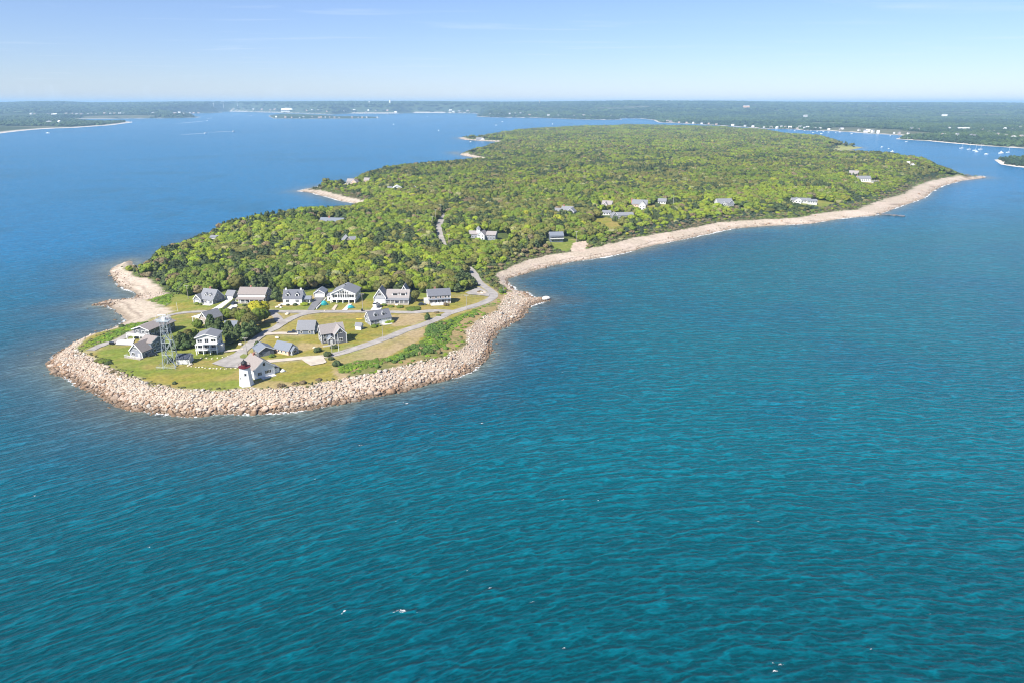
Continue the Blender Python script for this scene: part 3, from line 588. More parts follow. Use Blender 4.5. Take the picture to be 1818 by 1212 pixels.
def scatter(name, sets, mat):
    """sets: list of (template, xyz, scale xyz, tint) -> one mesh"""
    VV = []; FF = []; CC = []; n0 = 0
    for (tv, tf), P, Sc, T in sets:
        k = len(P)
        if not k: continue
        a = rng.uniform(0,6.28,k); ca, sa = np.cos(a)[:,None], np.sin(a)[:,None]
        x = tv[None,:,0]*ca-tv[None,:,1]*sa; y = tv[None,:,0]*sa+tv[None,:,1]*ca; z = np.broadcast_to(tv[None,:,2], x.shape)
        V = np.stack([x*Sc[:,:1]+P[:,:1], y*Sc[:,1:2]+P[:,1:2], z*Sc[:,2:3]+P[:,2:3]], 2).astype(np.float32)
        FF.append((tf[None]+(np.arange(k)*len(tv))[:,None,None]+n0).reshape(-1,3)); VV.append(V.reshape(-1,3)); CC.append(np.repeat(T,len(tv),0)); n0 += k*len(tv)
    me = np_mesh(name, np.concatenate(VV), np.concatenate(FF), mat is LEAF_T); col_attr(me, 'tint', np.concatenate(CC)); return link(name, me, mat)
sets = []
lod = np.where(Y < 720, 0, np.where(Y < 1500, 1, 2))
for shp, isp in (('oak',False),('pine',True)):
    for l in range(3):
        idx = np.where(rest & (PINE == isp) & (lod == l))[0]; T = TPL[shp,l]
        for j in range(len(T)):
            q = idx[j::len(T)]; sets.append((T[j], np.stack([X[q],Y[q],Z[q]+np.maximum(HGT[q]-CH[q],-.2)-.3],1), np.stack([RAD[q],RAD[q],CH[q]],1), TINT[q]))
o = scatter('forest', sets, LEAF_T); tag(o, 'dense green oak and pine wood covering the point', kind='stuff')
print('forest trees', n, 'polys', len(o.data.polygons))
# ---- low shrubs of the banks
sets = []; allp = []
for pi, P in enumerate(SCRUB):
    x0,y0 = P.min(0); x1,y1 = P.max(0); s = 1.45
    gx, gy = np.meshgrid(np.arange(x0,x1,s), np.arange(y0,y1,s)); gx = (gx+rng.uniform(-.6,.6,gx.shape)).ravel(); gy = (gy+rng.uniform(-.6,.6,gy.shape)).ravel()
    z, d, a = terr_full(gx, gy); k = inside(P,gx,gy)&(d > a[:,0]*.98)&(road_dist(gx,gy) > 1.6); allp.append(np.stack([gx[k],gy[k],z[k],np.full(k.sum(),pi),(d-a[:,0])[k]],1))
q = np.concatenate(allp); nb = len(q); f = fbm(q[:,0],q[:,1],13,3)+rng.normal(size=nb)*.05; band = (q[:,3]==0)
darkm = band & (q[:,0] < 5) & (f > .50) & (q[:,4] > 4); lowm = (q[:,4] < 7) & band & (q[:,0] < 0)
sz = rng.uniform(.9,1.5,nb); hh = rng.uniform(.4,.8,nb); sz[darkm] *= 1.3; hh[darkm] = rng.uniform(1.0,2.1,darkm.sum()); keep = ~(lowm & (rng.random(nb) < .85))&~((rng.random(nb)<.2)&~darkm)
T = np.tile(np.array([.125,.20,.016]),(nb,1)); T[f>.55] = (.155,.215,.018); T[f<.40] = (.095,.15,.018); T[darkm] = np.array([.062,.105,.022]); T[darkm&(rng.random(nb)<.3)] = (.085,.14,.026); T[(rng.random(nb)<.05)] = (.17,.14,.06)
T = T*rng.uniform(.8,1.2,(nb,1))
for j in range(5):
    k = np.where(keep)[0][j::5]; sets.append((TPL['bush',0][j], q[k,:3]-np.array([0,0,.12]), np.stack([sz[k],sz[k],hh[k]],1), T[k]))
# thickets at the wood's edge and along the forest road
m_ = 26000; ii = rng.integers(0,len(ISL),m_); t_ = rng.random((m_,1)); A_ = ISL[ii]; B_ = ISL[(ii+1)%len(ISL)]
seg = B_-A_; ln_ = np.linalg.norm(seg,axis=1)[:,None]; wsel = rng.random(m_) < np.clip(ln_[:,0]/60,0,1); nr_ = np.column_stack([-seg[:,1],seg[:,0]])/ln_
off = SHa[ii,2]*(1-t_[:,0])+SHa[(ii+1)%len(ISL),2]*t_[:,0]+rng.uniform(-.6,17,m_); g_ = (A_+seg*t_+nr_*off[:,None])[wsel]
rd0 = ROADS[0][0]; jj = rng.integers(0,len(rd0)-1,2600); g_ = np.concatenate([g_, rd0[jj]+rng.normal(size=(2600,2))*4.5]); g_ = g_[(np.abs(g_[:,0]) < g_[:,1]*.86+60)&(g_[:,1] < 2200)]
gz, gd, ga = terr_full(g_[:,0],g_[:,1]); k = (gd > ga[:,0]*.97)&~inside(VILLAGE,g_[:,0],g_[:,1])&~in_any(SCRUB+CLEAR['lawn']+CLEAR['bank'],g_[:,0],g_[:,1])&(road_dist(g_[:,0],g_[:,1]) > 1.3)
g_, gz, ge = g_[k], gz[k], (gd-ga[:,0])[k]; ng = len(g_); big_ = np.where(g_[:,1] > 620, 1.5, 1.0); gs = rng.uniform(.9,2.0,ng)*big_; gh = rng.uniform(.7,2.2,ng)*(.5+.5*smooth(0,12,ge))
fg = fbm(g_[:,0],g_[:,1],30,3)+rng.normal(size=ng)*.09; GT = np.where(fg[:,None] > .56, np.array([.11,.145,.035]), np.where(fg[:,None] > .46, np.array([.085,.10,.04]), np.array([.115,.10,.055])))*rng.uniform(.75,1.25,(ng,1))
for j in range(5): sets.append((TPL['bush',1][j], np.column_stack([g_,gz-.15])[j::5], np.stack([gs,gs,gh],1)[j::5], GT[j::5]))
print('thickets', ng)
# sparse tufts along the top of the stone slope
P = []; 
for i in range(18,52):
    a_, b_ = ISL[i], ISL[(i+1)%len(ISL)]
    for t in np.arange(0,1,.07):
        c_ = a_+(b_-a_)*t; nrm = np.array([-(b_-a_)[1],(b_-a_)[0]]); nrm /= np.linalg.norm(nrm); P.append(c_+nrm*(13.3+rng.normal()*1.1))
P = np.array(P); P = P[rng.random(len(P)) < .4]; z, d, a = terr_full(P[:,0],P[:,1]); k = d > 9; P = np.column_stack([P,z-.08])[k]
sets.append((TPL['bush',1][0], P, np.stack([rng.uniform(.4,1.0,len(P))]*2+[rng.uniform(.3,.8,len(P))],1), np.array([.11,.115,.045])*rng.uniform(.6,1.3,(len(P),1))))
o = scatter('shrubbery', sets, LEAF_T); tag(o, 'low leafy shrubs covering the banks above the shore', kind='stuff')
# ---- woods of the mainland
def far_woods(name, P, x0,x1,y0,y1,s,bw,lab,hz,hsc=1.0,thin=None):
    gx, gy = np.meshgrid(np.arange(x0,x1,s), np.arange(y0,y1,s*1.15)); gx = (gx+rng.uniform(-.5,.5,gx.shape)*s).ravel(); gy = (gy+rng.uniform(-.5,.5,gy.shape)*s).ravel()
    k = (np.abs(gx) < gy*.80+150)&inside(P,gx,gy); gx, gy = gx[k], gy[k]; d = polydist(P,gx,gy); bwv = np.where(gx < -1200, bw*2.2, bw); k = (d > bwv)&((fbm(gx+900,gy,420,3) < .70)|(name != 'm'))
    gx, gy, d = gx[k], gy[k], d[k]; z = np.minimum(d*.06,1.6)+smooth(15,160,d)*(hz(gx,gy)-1.6)
    m = len(gx); r = s*rng.uniform(.55,.95,m); h = rng.uniform(6,12,m)*hsc; f = fbm(gx,gy,260,3)+rng.normal(size=m)*.1
    T = np.where(f[:,None] > .5, np.array([.050,.082,.030]), np.array([.026,.050,.026]))*rng.uniform(.75,1.3,(m,1)); return [(TPL['oak',2][j], np.stack([gx,gy,z-1],1)[j::5], np.stack([r,r,h],1)[j::5], T[j::5]) for j in range(5)]
fs = far_woods('m', MAINP, -100,3000,1500,3600,13,14,'',hills)+far_woods('m', MAINP, -3800,5200,3600,6200,26,18,'',hills,1.05)+far_woods('m', MAINP, -8600,8600,6200,12400,62,25,'',hills,1.2)
o = scatter('far_forest', fs, LEAF_T); tag(o, 'far bluish green woods covering the mainland', kind='stuff'); print('far polys', len(o.data.polygons))
fs = [(t,p,s_*np.array([.7,.7,.6]),c) for t,p,s_,c in far_woods('c', CAY, CAY[:,0].min(),CAY[:,0].min()+.62*np.ptp(CAY[:,0]),CAY[:,1].min(),CAY[:,1].max(),15,45,'',cayhill)]
o = scatter('island_woods', fs, LEAF_T); tag(o, 'low dark trees on the sandy island across the bay', kind='stuff')
fs = [(t,p,s_*np.array([1,1,.8]),c) for t,p,s_,c in far_woods('i', ISLET, ISLET[:,0].min(),ISLET[:,0].max(),ISLET[:,1].min(),ISLET[:,1].max(),8,9,'',lambda x,y: 4+0*x)]
o = scatter('islet_woods', fs, LEAF_T); tag(o, 'dark green trees crowded on the small islet', kind='stuff')
# ------------------------------------------------------------------ rocks
def rock_tpl(sub, seed):
    r_ = np.random.default_rng(seed); v, f = ICO[sub]; v = v.copy()
    for _ in range(7):                                              # cut flat faces
        d = r_.normal(size=3); d /= np.linalg.norm(d); h = r_.uniform(.55,.8); s = v@d; v = v-np.maximum(s-h,0)[:,None]*d
    v *= 1+.05*r_.normal(size=(len(v),1)); return v*np.array([1.15,.95,.72]), f
ROCK2 = [rock_tpl(2,i) for i in range(7)]; ROCK1 = [rock_tpl(1,20+i) for i in range(5)]; ROCK3 = [rock_tpl(3,40+i) for i in range(6)]
def rock_mat(name, obj):
    m, nt, b = newmat(name); L = nt.links.new
    src = N(nt,'ShaderNodeObjectInfo').outputs['Color'] if obj else N(nt,'ShaderNodeAttribute', attribute_name='tint').outputs['Color']
    geo = N(nt,'ShaderNodeNewGeometry'); n1 = N(nt,'ShaderNodeTexNoise', i_Scale=1.6, i_Detail=6.0, i_Roughness=.7); L(geo.outputs['Position'], n1.inputs['Vector'])
    mr = N(nt,'ShaderNodeMapRange'); mr.inputs[1].default_value=.3; mr.inputs[2].default_value=.7; mr.inputs[3].default_value=.68; mr.inputs[4].default_value=1.25; L(n1.outputs['Fac'], mr.inputs[0])
    sx = N(nt,'ShaderNodeSeparateXYZ'); L(geo.outputs['Position'], sx.inputs[0])            # the tide line: wet, weedy stone up to about half a metre
    ad = N(nt,'ShaderNodeMath', operation='MULTIPLY_ADD'); ad.inputs[1].default_value=1.2; L(n1.outputs['Fac'], ad.inputs[0]); L(sx.outputs['Z'], ad.inputs[2])
    w = N(nt,'ShaderNodeMapRange'); w.inputs[1].default_value=1.0; w.inputs[2].default_value=2.3; w.inputs[3].default_value=.9; w.inputs[4].default_value=0; L(ad.outputs[0], w.inputs[0])
    vm = N(nt,'ShaderNodeVectorMath', operation='SCALE'); L(src, vm.inputs[0]); L(mr.outputs[0], vm.inputs['Scale'])
    mx = N(nt,'ShaderNodeMix', data_type='RGBA'); L(w.outputs[0], mx.inputs[0]); L(vm.outputs[0], mx.inputs[6]); mx.inputs[7].default_value = (.13,.088,.055,1); L(mx.outputs[2], b.inputs['Base Color'])
    b.inputs['Roughness'].default_value = .9; b.inputs['Specular IOR Level'].default_value = .2
    bp = N(nt,'ShaderNodeBump', i_Strength=.5, i_Distance=.15); L(n1.outputs['Fac'], bp.inputs['Height']); L(bp.outputs[0], b.inputs['Normal']); return m
ROCK_O, ROCK_T = rock_mat('granite',True), rock_mat('granite_bank',False)
s = .96; gx, gy = np.meshgrid(np.arange(-285,60,s), np.arange(225,520,s)); gx = (gx+rng.uniform(-.45,.45,gx.shape)*s).ravel(); gy = (gy+rng.uniform(-.45,.45,gy.shape)*s).ravel()
z, d, a = terr_full(gx, gy); edge_n = (fbm(gx,gy,6,2)-.5)*3
k = (d > -1.6+edge_n*.4)&(d < a[:,0]*.97+edge_n*.5)&(rng.random(len(gx)) < np.clip(a[:,2]*1.25-.15,0,1))
k &= (gx < 55)
rx, ry, rz, rd, rw, rk = gx[k],gy[k],z[k],d[k],a[k,0],a[k,2]
low = 1-smooth(.1,.5,rd/rw); m = len(rx); rs = rng.lognormal(-.56,.36,m)*(.80+.45*low)*np.where(rk > .9,1,.66)*np.where(rx > -25, .70, np.where(rx > -60, .95, .93))
PAL = np.array([(.66,.575,.49),(.62,.52,.43),(.58,.46,.38),(.60,.56,.51),(.48,.37,.29),(.42,.28,.19),(.50,.47,.43)])*np.array([.70,.685,.65])
pi = rng.choice(7, m, p=[.26,.22,.16,.14,.11,.05,.06]); pi = np.where((rng.random(m) < low*.75), rng.choice([2,4,5],m), pi); RT = PAL[pi]*rng.uniform(.78,1.15,(m,1))
d_ = np.hypot(np.hypot(rx,ry),CAM_H); sc_ = rs/d_; order = np.argsort(-sc_*(rd > 0)); big = order[:290]
ROCKM = []
for v, f in ROCK3:
    me = np_mesh('granite_block', v, f); me.materials.append(ROCK_O); ROCKM.append(me)
RNAME = ['pale cream','buff','pinkish','light grey','brownish','rusty brown','grey']
for i in big:
    o = link('boulder', random.choice(ROCKM)); o.location = (rx[i],ry[i],rz[i]+rs[i]*.18); o.scale = (rs[i],rs[i]*random.uniform(.85,1.1),rs[i]*random.uniform(.8,1.1)); o.rotation_euler = (random.uniform(-.4,.4),random.uniform(-.4,.4),random.uniform(0,6.28)); o.color = (*RT[i],1)
    zone = 'below the steel tower lawn' if rx[i] < -125 else ('below the lighthouse' if rx[i] < -85 else ('below the dry grass slope' if rx[i] < -45 else 'below the shrubby bank'))
    tier = 'at the waterline' if rd[i] < 3.2 else ('midway up the stone slope' if rd[i] < 8.5 else 'on the upper stone slope')
    lab = f"{RNAME[pi[i]]} boulder {tier}, {zone}"; tag(o, lab, 'boulder', lab)
r_ = np.ones(m,bool); r_[big] = False; sets = []; idx = np.where(r_)[0]
def tilt(v): return v
for j in range(7):
    q = idx[j::7]; sets.append((ROCK2[j], np.stack([rx[q],ry[q],rz[q]+rs[q]*.15],1), np.stack([rs[q],rs[q]*rng.uniform(.8,1.15,len(q)),rs[q]*rng.uniform(.8,1.2,len(q))],1), RT[q]))
# cobbles and stones of the long beaches
bx = []; 
for i in range(len(ISL)):
    q, r2 = ISL[i], ISL[(i+1)%len(ISL)]
    if SHa[i,5] or SHa[(i+1)%len(ISL),5] or q[1] > 1150: continue
    L_ = np.linalg.norm(r2-q); k = int(L_*(.9+2.4*SHa[i,4])*(1 if q[1] < 620 else .75)); t = rng.random(k); off = np.abs(rng.normal(size=k))*SHa[i,2]*.30-1.5
    nv_ = np.array([-(r2-q)[1],(r2-q)[0]])/L_; bx.append(q+(r2-q)*t[:,None]+nv_*off[:,None])
bx = np.concatenate(bx); z, d, a = terr_full(bx[:,0],bx[:,1]); k = (d < a[:,0])&(rng.random(len(bx)) < .35+a[:,2]); bx, z = bx[k], z[k]; m2 = len(bx)
ss = rng.lognormal(-1.0,.5,m2)*np.where(bx[:,1] > 600,1.45,1); tt = PAL[rng.choice(7,m2)]*rng.uniform(.7,1.1,(m2,1))
# half sunken stones off the shore
wx = []
for i in range(10,58):
    q, r2 = ISL[i], ISL[i+1]; L_ = np.linalg.norm(r2-q); k = max(1,int(L_*.55)); t = rng.random(k); off = -rng.exponential(3.0,k)-.8; nv_ = np.array([-(r2-q)[1],(r2-q)[0]])/L_; wx.append(q+(r2-q)*t[:,None]+nv_*off[:,None])
wx = np.concatenate(wx); ws = rng.lognormal(-.75,.35,len(wx)); wcol = np.array([.20,.155,.11])*rng.uniform(.6,1.3,(len(wx),1))
for j in range(5): sets.append((ROCK1[j], np.column_stack([wx,-ws*rng.uniform(.25,.62,len(wx))])[j::5], np.stack([ws*1.2,ws,ws],1)[j::5], wcol[j::5]))
for j in range(5): sets.append((ROCK1[j], np.column_stack([bx,z])[j::5], np.stack([ss]*3,1)[j::5], tt[j::5]))
o = scatter('riprap', sets, ROCK_T); tag(o, 'pale granite stones banked along the shore', kind='stuff'); print('rocks', m, m2)
# ------------------------------------------------------------------ buildings
_wc = {}
def win_meshes(w, h, bars):
    k = (round(w,2), round(h,2), bars)
    if k not in _wc:
        t = .13; f = MB(); f.box(-w/2-t,-w/2,-.09,.05,-t,h+t).box(w/2,w/2+t,-.09,.05,-t,h+t).box(-w/2,w/2,-.09,.05,h,h+t).box(-w/2,w/2,-.11,.05,-t,0)
        for i in range(1,bars): xx = -w/2+w*i/bars; f.box(xx-.04,xx+.04,-.08,.03,0,h)
        p = MB().box(-w/2,w/2,-.045,.02,0,h)
        a, b = f.mesh('window_frame'), p.mesh('window_pane'); a.materials.append(M['trim']); b.materials.append(M['glass']); _wc[k] = (a, b)
    return _wc[k]
class House:
    def __init__(s, name, label, cat, px, a=0.0, group=None, loc=None):
        s.p = loc if loc is not None else at(*px); s.a = R(a); s.root = empty(name, s.p, s.a); tag(s.root, label, cat, group)
    def part(s, name, mb, mat, parent=None, label=None):
        o = mb.build(name, mat, parent or s.root); tag(o, label); return o
    def block(s, x0, x1, y0, y1, eave, apex, axis, wall, roof, z0=-1.2, ov=.4, trim=True, th=.22, gable=None):
        m = MB()
        if axis == 'u':
            ym = (y0+y1)/2
            prof = [(y0,z0),(y1,z0),(y1,eave),(ym,apex),(y0,eave)]
            m.add([(x0,y,z) for y,z in prof]+[(x1,y,z) for y,z in prof], [(4,3,2,1,0),(5,6,7,8,9)]+[(i,(i+1)%5,5+(i+1)%5,5+i) for i in range(5)])
        else:
            xm = (x0+x1)/2
            prof = [(x0,z0),(x1,z0),(x1,eave),(xm,apex),(x0,eave)]
            m.add([(x,y0,z) for x,z in prof]+[(x,y1,z) for x,z in prof], [(0,1,2,3,4),(9,8,7,6,5)]+[(i,5+i,5+(i+1)%5,(i+1)%5) for i in range(5)])
        w = s.part('wall', m, wall); r = MB(); t = MB()
        up = th
        if axis == 'u':
            half = (y1-y0)/2; sl = (apex-eave)/half; e = eave-sl*ov
            for sgn, ye in ((-1,y0-ov),(1,y1+ov)):
                q = [(x0-ov,ye,e+up),(x1+ov,ye,e+up),(x1+ov,ym,apex+up),(x0-ov,ym,apex+up)]; r.slab(q, th)
                for xx in (x0-ov-.03, x1+ov-.09): t.slab([(xx,ye-.01*sgn,e+up-.02),(xx+.12,ye-.01*sgn,e+up-.02),(xx+.12,ym,apex+up-.02),(xx,ym,apex+up-.02)], .34)
        else:
            half = (x1-x0)/2; sl = (apex-eave)/half; e = eave-sl*ov
            for sgn, xe in ((-1,x0-ov),(1,x1+ov)):
                q = [(xe,y0-ov,e+up),(xe,y1+ov,e+up),(xm,y1+ov,apex+up),(xm,y0-ov,apex+up)]; r.slab(q, th)
                for yy in (y0-ov-.03, y1+ov-.09): t.slab([(xe-.01*sgn,yy,e+up-.02),(xe-.01*sgn,yy+.12,e+up-.02),(xm,yy+.12,apex+up-.02),(xm,yy,apex+up-.02)], .34)
        ro = s.part('roof', r, roof)
        if trim:
            s.part('roof_trim', t, M['trim'], ro)
        return dict(x0=x0,x1=x1,y0=y0,y1=y1,eave=eave,apex=apex,axis=axis,wall=w,roof=ro)
    def corner(s, b, z=None):
        m = MB()
        for xx in (b['x0'],b['x1']):
            for yy in (b['y0'],b['y1']): m.box(xx-.12,xx+.12,yy-.12,yy+.12,0,(z or b['eave'])-.1)
        s.part('corner_trim', m, M['trim'])
    def win(s, b, side, us, z, w=1.0, h=1.4, bars=1):
        fr, pn = win_meshes(w, h, bars)
        for u in us:
            loc, rz = {'F':((u,b['y0'],z),0), 'B':((u,b['y1'],z),math.pi), 'R':((b['x1'],u,z),math.pi/2), 'L':((b['x0'],u,z),-math.pi/2)}[side]
            o = link('window', fr, None, s.root); o.location = loc; o.rotation_euler = (0,0,rz); q = link('pane', pn, None, o)
    def door(s, b, side, u, w=1.0, h=2.1, mat=None, name='door', z=0):
        m = MB().box(-w/2,w/2,-.07,.05,z,z+h)
        if name == 'garage_door':
            for k in range(1,4): m.box(-w/2+.05,w/2-.05,-.085,-.06,z+h*k/4-.02,z+h*k/4+.02)
        o = s.part(name, m, mat or M['white']); loc, rz = {'F':((u,b['y0'],0),0), 'B':((u,b['y1'],0),math.pi), 'R':((b['x1'],u,0),math.pi/2), 'L':((b['x0'],u,0),-math.pi/2)}[side]
        o.location = loc; o.rotation_euler = (0,0,rz)
        if name == 'door':
            k = MB().box(w*.28,w*.36,-.13,-.07,z+.95,z+1.08).build('handle', M['black'], o)
    def dormer(s, b, u, t, w=1.7, h=1.25, wall=None, roof=None, shed=False, side='F'):
        """a roof dormer on the slope of a block whose ridge runs along u; t = how far up the slope its face stands"""
        half = (b['y1']-b['y0'])/2; sl = (b['apex']-b['eave'])/half; yf = t*half; z0 = b['eave']+sl*yf; yb = (z0+h+(0 if shed else w*.42)-b['eave'])/sl
        m = MB(); z1 = z0+h; g = 0 if shed else w*.42; sg = 1 if side == 'F' else -1; Y = (lambda v: b['y0']+v) if side == 'F' else (lambda v: b['y1']-v)
        m.add([(u-w/2,Y(yf),z0-.2),(u+w/2,Y(yf),z0-.2),(u+w/2,Y(yf),z1),(u,Y(yf),z1+g),(u-w/2,Y(yf),z1),(u-w/2,Y(yb),z0-.2),(u+w/2,Y(yb),z0-.2),(u+w/2,Y(yb),z1),(u,Y(yb),z1+g),(u-w/2,Y(yb),z1)],
              [(0,1,2,3,4),(9,8,7,6,5)]+[(i,5+i,5+(i+1)%5,(i+1)%5) for i in range(5)])
        d = s.part('dormer', m, wall or M['white']); r = MB(); o = .18
        if shed: r.slab([(u-w/2-o,Y(yf-o),z1+.10),(u+w/2+o,Y(yf-o),z1+.10),(u+w/2+o,Y(yb+.6),z1+.55),(u-w/2-o,Y(yb+.6),z1+.55)], .16)
        else:
            for q in (-1,1): r.slab([(u+q*(w/2+o),Y(yf-o),z1-o*.8+.14),(u+q*(w/2+o),Y(yb+.25),z1-o*.8+.14),(u,Y(yb+.25),z1+g+.14),(u,Y(yf-o),z1+g+.14)], .15)
        s.part('dormer_roof', r, roof or M['roof_grey'], d)
        fw = w-.7 if not shed else w-1.0; q = MB().box(u-fw/2,u+fw/2,*sorted((Y(yf)-.05*sg,Y(yf)+.02*sg)),z0+.25,z1-.05); s.part('dormer_pane', q, M['glass'], d)
    def chimney(s, b, u, v, h=1.6, w=.9, mat=None):
        s.part('chimney', MB().box(u-w/2,u+w/2,v-w/2,v+w/2,b['eave'],b['apex']+h).box(u-w/2-.08,u+w/2+.08,v-w/2-.08,v+w/2+.08,b['apex']+h,b['apex']+h+.18), mat or M['brick'], b['roof'])
    def porch(s, x0, x1, y0, y1, zf, zb, roof, n=4, deck=.4, slope='y'):
        s.part('porch_roof', MB().slab([(x0-.2,y0-.25,zf),(x1+.2,y0-.25,zf),(x1+.2,y1,zb),(x0-.2,y1,zb)], .2), roof)
        for i in range(n): xx = x0+(x1-x0)*i/(n-1); s.part('post', MB().box(xx-.13,xx+.13,y0,y0+.26,-.6,zf-.2), M['white'])
        s.part('deck', MB().box(x0,x1,y0-.1,y1,-.6,deck), M['wood'])
    def rail(s, pts, z, h=1.0, mat=None):
        m = MB()
        for (ax,ay),(bx,by) in zip(pts,pts[1:]):
            L_ = math.hypot(bx-ax,by-ay); k = max(1,int(L_/1.6))
            m.bar((ax,ay,z+h),(bx,by,z+h),.06,4).bar((ax,ay,z+h*.5),(bx,by,z+h*.5),.03,4)
            for i in range(k+1): m.bar((ax+(bx-ax)*i/k,ay+(by-ay)*i/k,z),(ax+(bx-ax)*i/k,ay+(by-ay)*i/k,z+h),.05,4)
        s.part('railing', m, mat or M['white'])
W = M
# grey cape with a cross gable
h = House('cape_house','grey cape house with two dormers and a white fronted gable, close to the beach','house',(355.5,539),-20)
b = h.block(0,9.5,0,9.5,3.0,8.0,'u',W['shingle_grey'],W['roof_grey']); h.corner(b); b2 = h.block(-3.3,2.0,-1.2,6,2.9,5.6,'v',W['shingle_grey'],W['roof_grey']); h.corner(b2)
h.dormer(b,3.9,.28,wall=W['white']); h.dormer(b,7.0,.28,wall=W['white']); h.win(b,'F',[4.0,8.2],.9,1.2,1.4,2); h.win(b2,'F',[-.7],3.4,.8,.9); h.door(b2,'F',-.7,2.9,2.2,name='garage_door'); h.win(b,'R',[2.5,6.5],.9); h.win(b,'R',[4.7],4.2); h.door(b,'F',5.9)
h.chimney(b,4,5.6,.9); h.part('porch_step',MB().box(2.3,9.6,-2.4,-.1,-1,.35),W['concrete']); h.rail([(2.3,-2.3),(9.5,-2.3)],.35,.8)
h = House('garage','small grey garage with one white door between two houses','garage',(401.5,532.6),-12); b = h.block(0,4.6,0,6.5,2.7,5.1,'u',W['shingle_grey'],W['roof_grey']); h.door(b,'F',2.3,3.4,2.3,name='garage_door'); h.win(b,'R',[3.2],1.1,.8,1); h.corner(b)
h = House('long_porch_house','long house with brown roof, upper window band and white porch','house',(424.5,537),-3)
b = h.block(0,16,0,9.5,4.9,7.9,'u',W['shingle_grey'],W['roof_brown']); h.corner(b); h.win(b,'F',[1.3,4.2,6.4,9.0,11.4,14.4],3.55,1.3,1.1,2); h.part('wall_band',MB().box(.1,15.9,-.05,.0,3.3,4.8),W['white']); h.win(b,'R',[2,5,7.6],3.4,1,1.2); h.win(b,'R',[2,5,7.6],.8,1,1.4)
h.porch(-.4,16,-3,0,2.7,3.4,W['roof_brown'],7,.5); h.win(b,'F',[2.2,5,10,13.6],.9,1.3,1.4,2); h.door(b,'F',7.6); h.rail([(-.3,-2.9),(6.4,-2.9)],.5,.9); h.rail([(8.8,-2.9),(15.9,-2.9)],.5,.9); h.chimney(b,6,5.2,.8); h.part('side_deck',MB().box(16.1,18.6,5,9,-.9,.9),W['wood'])
h = House('cape_house','white cape house with slate roof, two white dormers and a stone terrace','house',(503.5,540),0)
b = h.block(0,10.6,0,8,3.3,7.5,'u',W['white'],W['roof_dark']); h.corner(b); h.dormer(b,2.6,.22,2.1,1.5,roof=W['roof_dark']); h.dormer(b,8.0,.22,2.1,1.5,roof=W['roof_dark']); h.win(b,'F',[2.4,8.0],1.0,1.9,1.5,3); h.door(b,'F',5.3); h.win(b,'R',[2.2],1,1,1.3); h.chimney(b,1.0,4,.7,.8,W['white']); h.chimney(b,9.7,4,.7,.8,W['white'])
s_ = h.block(10.6,15,1.4,5.6,2.5,3.8,'u',W['white'],W['roof_blue']); h.win(s_,'F',[12.9],.6,3.4,1.5,4); h.win(s_,'R',[3.5],.6,3.0,1.5,3); h.part('terrace',MB().box(-.9,11.8,-2.8,-.05,-1.5,.5),W['concrete']); h.part('terrace_step',MB().box(3.2,6.4,-4.0,-2.8,-1.5,.1),W['concrete']); h.rail([(-.8,-2.7),(3.0,-2.7)],.5,.8); h.rail([(6.6,-2.7),(11.7,-2.7)],.5,.8)
h = House('garage','gabled garage with wide white door at the head of the dark driveway','garage',(558,528.6),0)
b = h.block(0,6.3,0,7.5,2.8,4.7,'v',W['shingle_grey'],W['roof_blue']); h.door(b,'F',3.15,5.0,2.3,name='garage_door'); h.win(b,'F',[3.15],3.3,.8,.5); h.win(b,'R',[3.5],1.1); h.corner(b)
h = House('glass_front_house','large house with low gable front full of windows above an open lower level','house',(588,538),-1)
b = h.block(0,13.8,1.6,15,5.2,8.2,'v',W['white'],W['roof_grey'],ov=.7); h.part('deck',MB().box(-.4,14.2,-.6,1.55,1.95,2.35).box(-.4,14.2,-.62,-.5,2.35,2.5),W['white'])
for xx in (0,3.4,6.9,10.4,13.8): h.part('post',MB().box(xx-.2,xx+.2,-.5,-.1,-.8,1.95),W['white'])
for xx in (0,13.8): h.part('post',MB().box(xx-.2,xx+.2,-.3,.1,2.35,5.1),W['white'])
h.rail([(-.3,-.45),(14.1,-.45)],2.5,.9,W['steel']); h.win(b,'F',[2.0,11.8],2.7,2.9,1.9,2); h.win(b,'F',[4.35,5.7,7.05,8.4,9.7],2.6,1.0,2.1); h.win(b,'F',[4.5,9.5],5.05,.95,.9); h.win(b,'F',[5.75,8.3],5.05,.95,1.35); h.win(b,'F',[7.05],5.05,1.0,1.85); h.win(b,'F',[2.0,5.3,8.6,11.8],-.1,2.6,1.8,2); h.win(b,'R',[4,8,12],2.7,1.2,1.4); h.win(b,'R',[5,10],.2,1.2,1.2)
h.part('roof_vent',MB().lathe([(.25,7),(.25,8.6),(.4,8.62),(.1,8.9)],8,(6.6,9)),W['black'],b['roof']); b3 = h.block(-3.4,-.1,4,12,2.9,3.5,'u',W['white'],W['roof_grey'],ov=.2); h.win(b3,'F',[-1.8],.8,1.2,1.4)
h = House('turreted_house','grey house with white garage gable, long porch and pointed tower roof','house',(664.5,540),-2)
b = h.block(0,6.8,0,8,4.2,9.0,'v',W['shingle_grey'],W['roof_tan']); h.corner(b); h.door(b,'F',3.4,5.4,3.0,name='garage_door'); h.win(b,'F',[3.4],5.0,2.2,1.4,3); h.part('gable_band',MB().box(.1,6.7,-.06,0,3.95,4.25),W['white'])
b = h.block(6.9,19.6,1.8,10,3.0,7.2,'u',W['shingle_grey'],W['roof_tan']); h.porch(6.9,19.9,-.6,1.8,2.6,3.25,W['roof_grey'],6,.6); h.win(b,'F',[8.6,11,15.6,18],.9,1.3,1.4,2); h.door(b,'F',13.2); h.dormer(b,11.8,.30,3.8,1.4,shed=True,roof=W['roof_tan']); h.dormer(b,16.4,.30,3.4,1.4,shed=True,roof=W['roof_tan'])
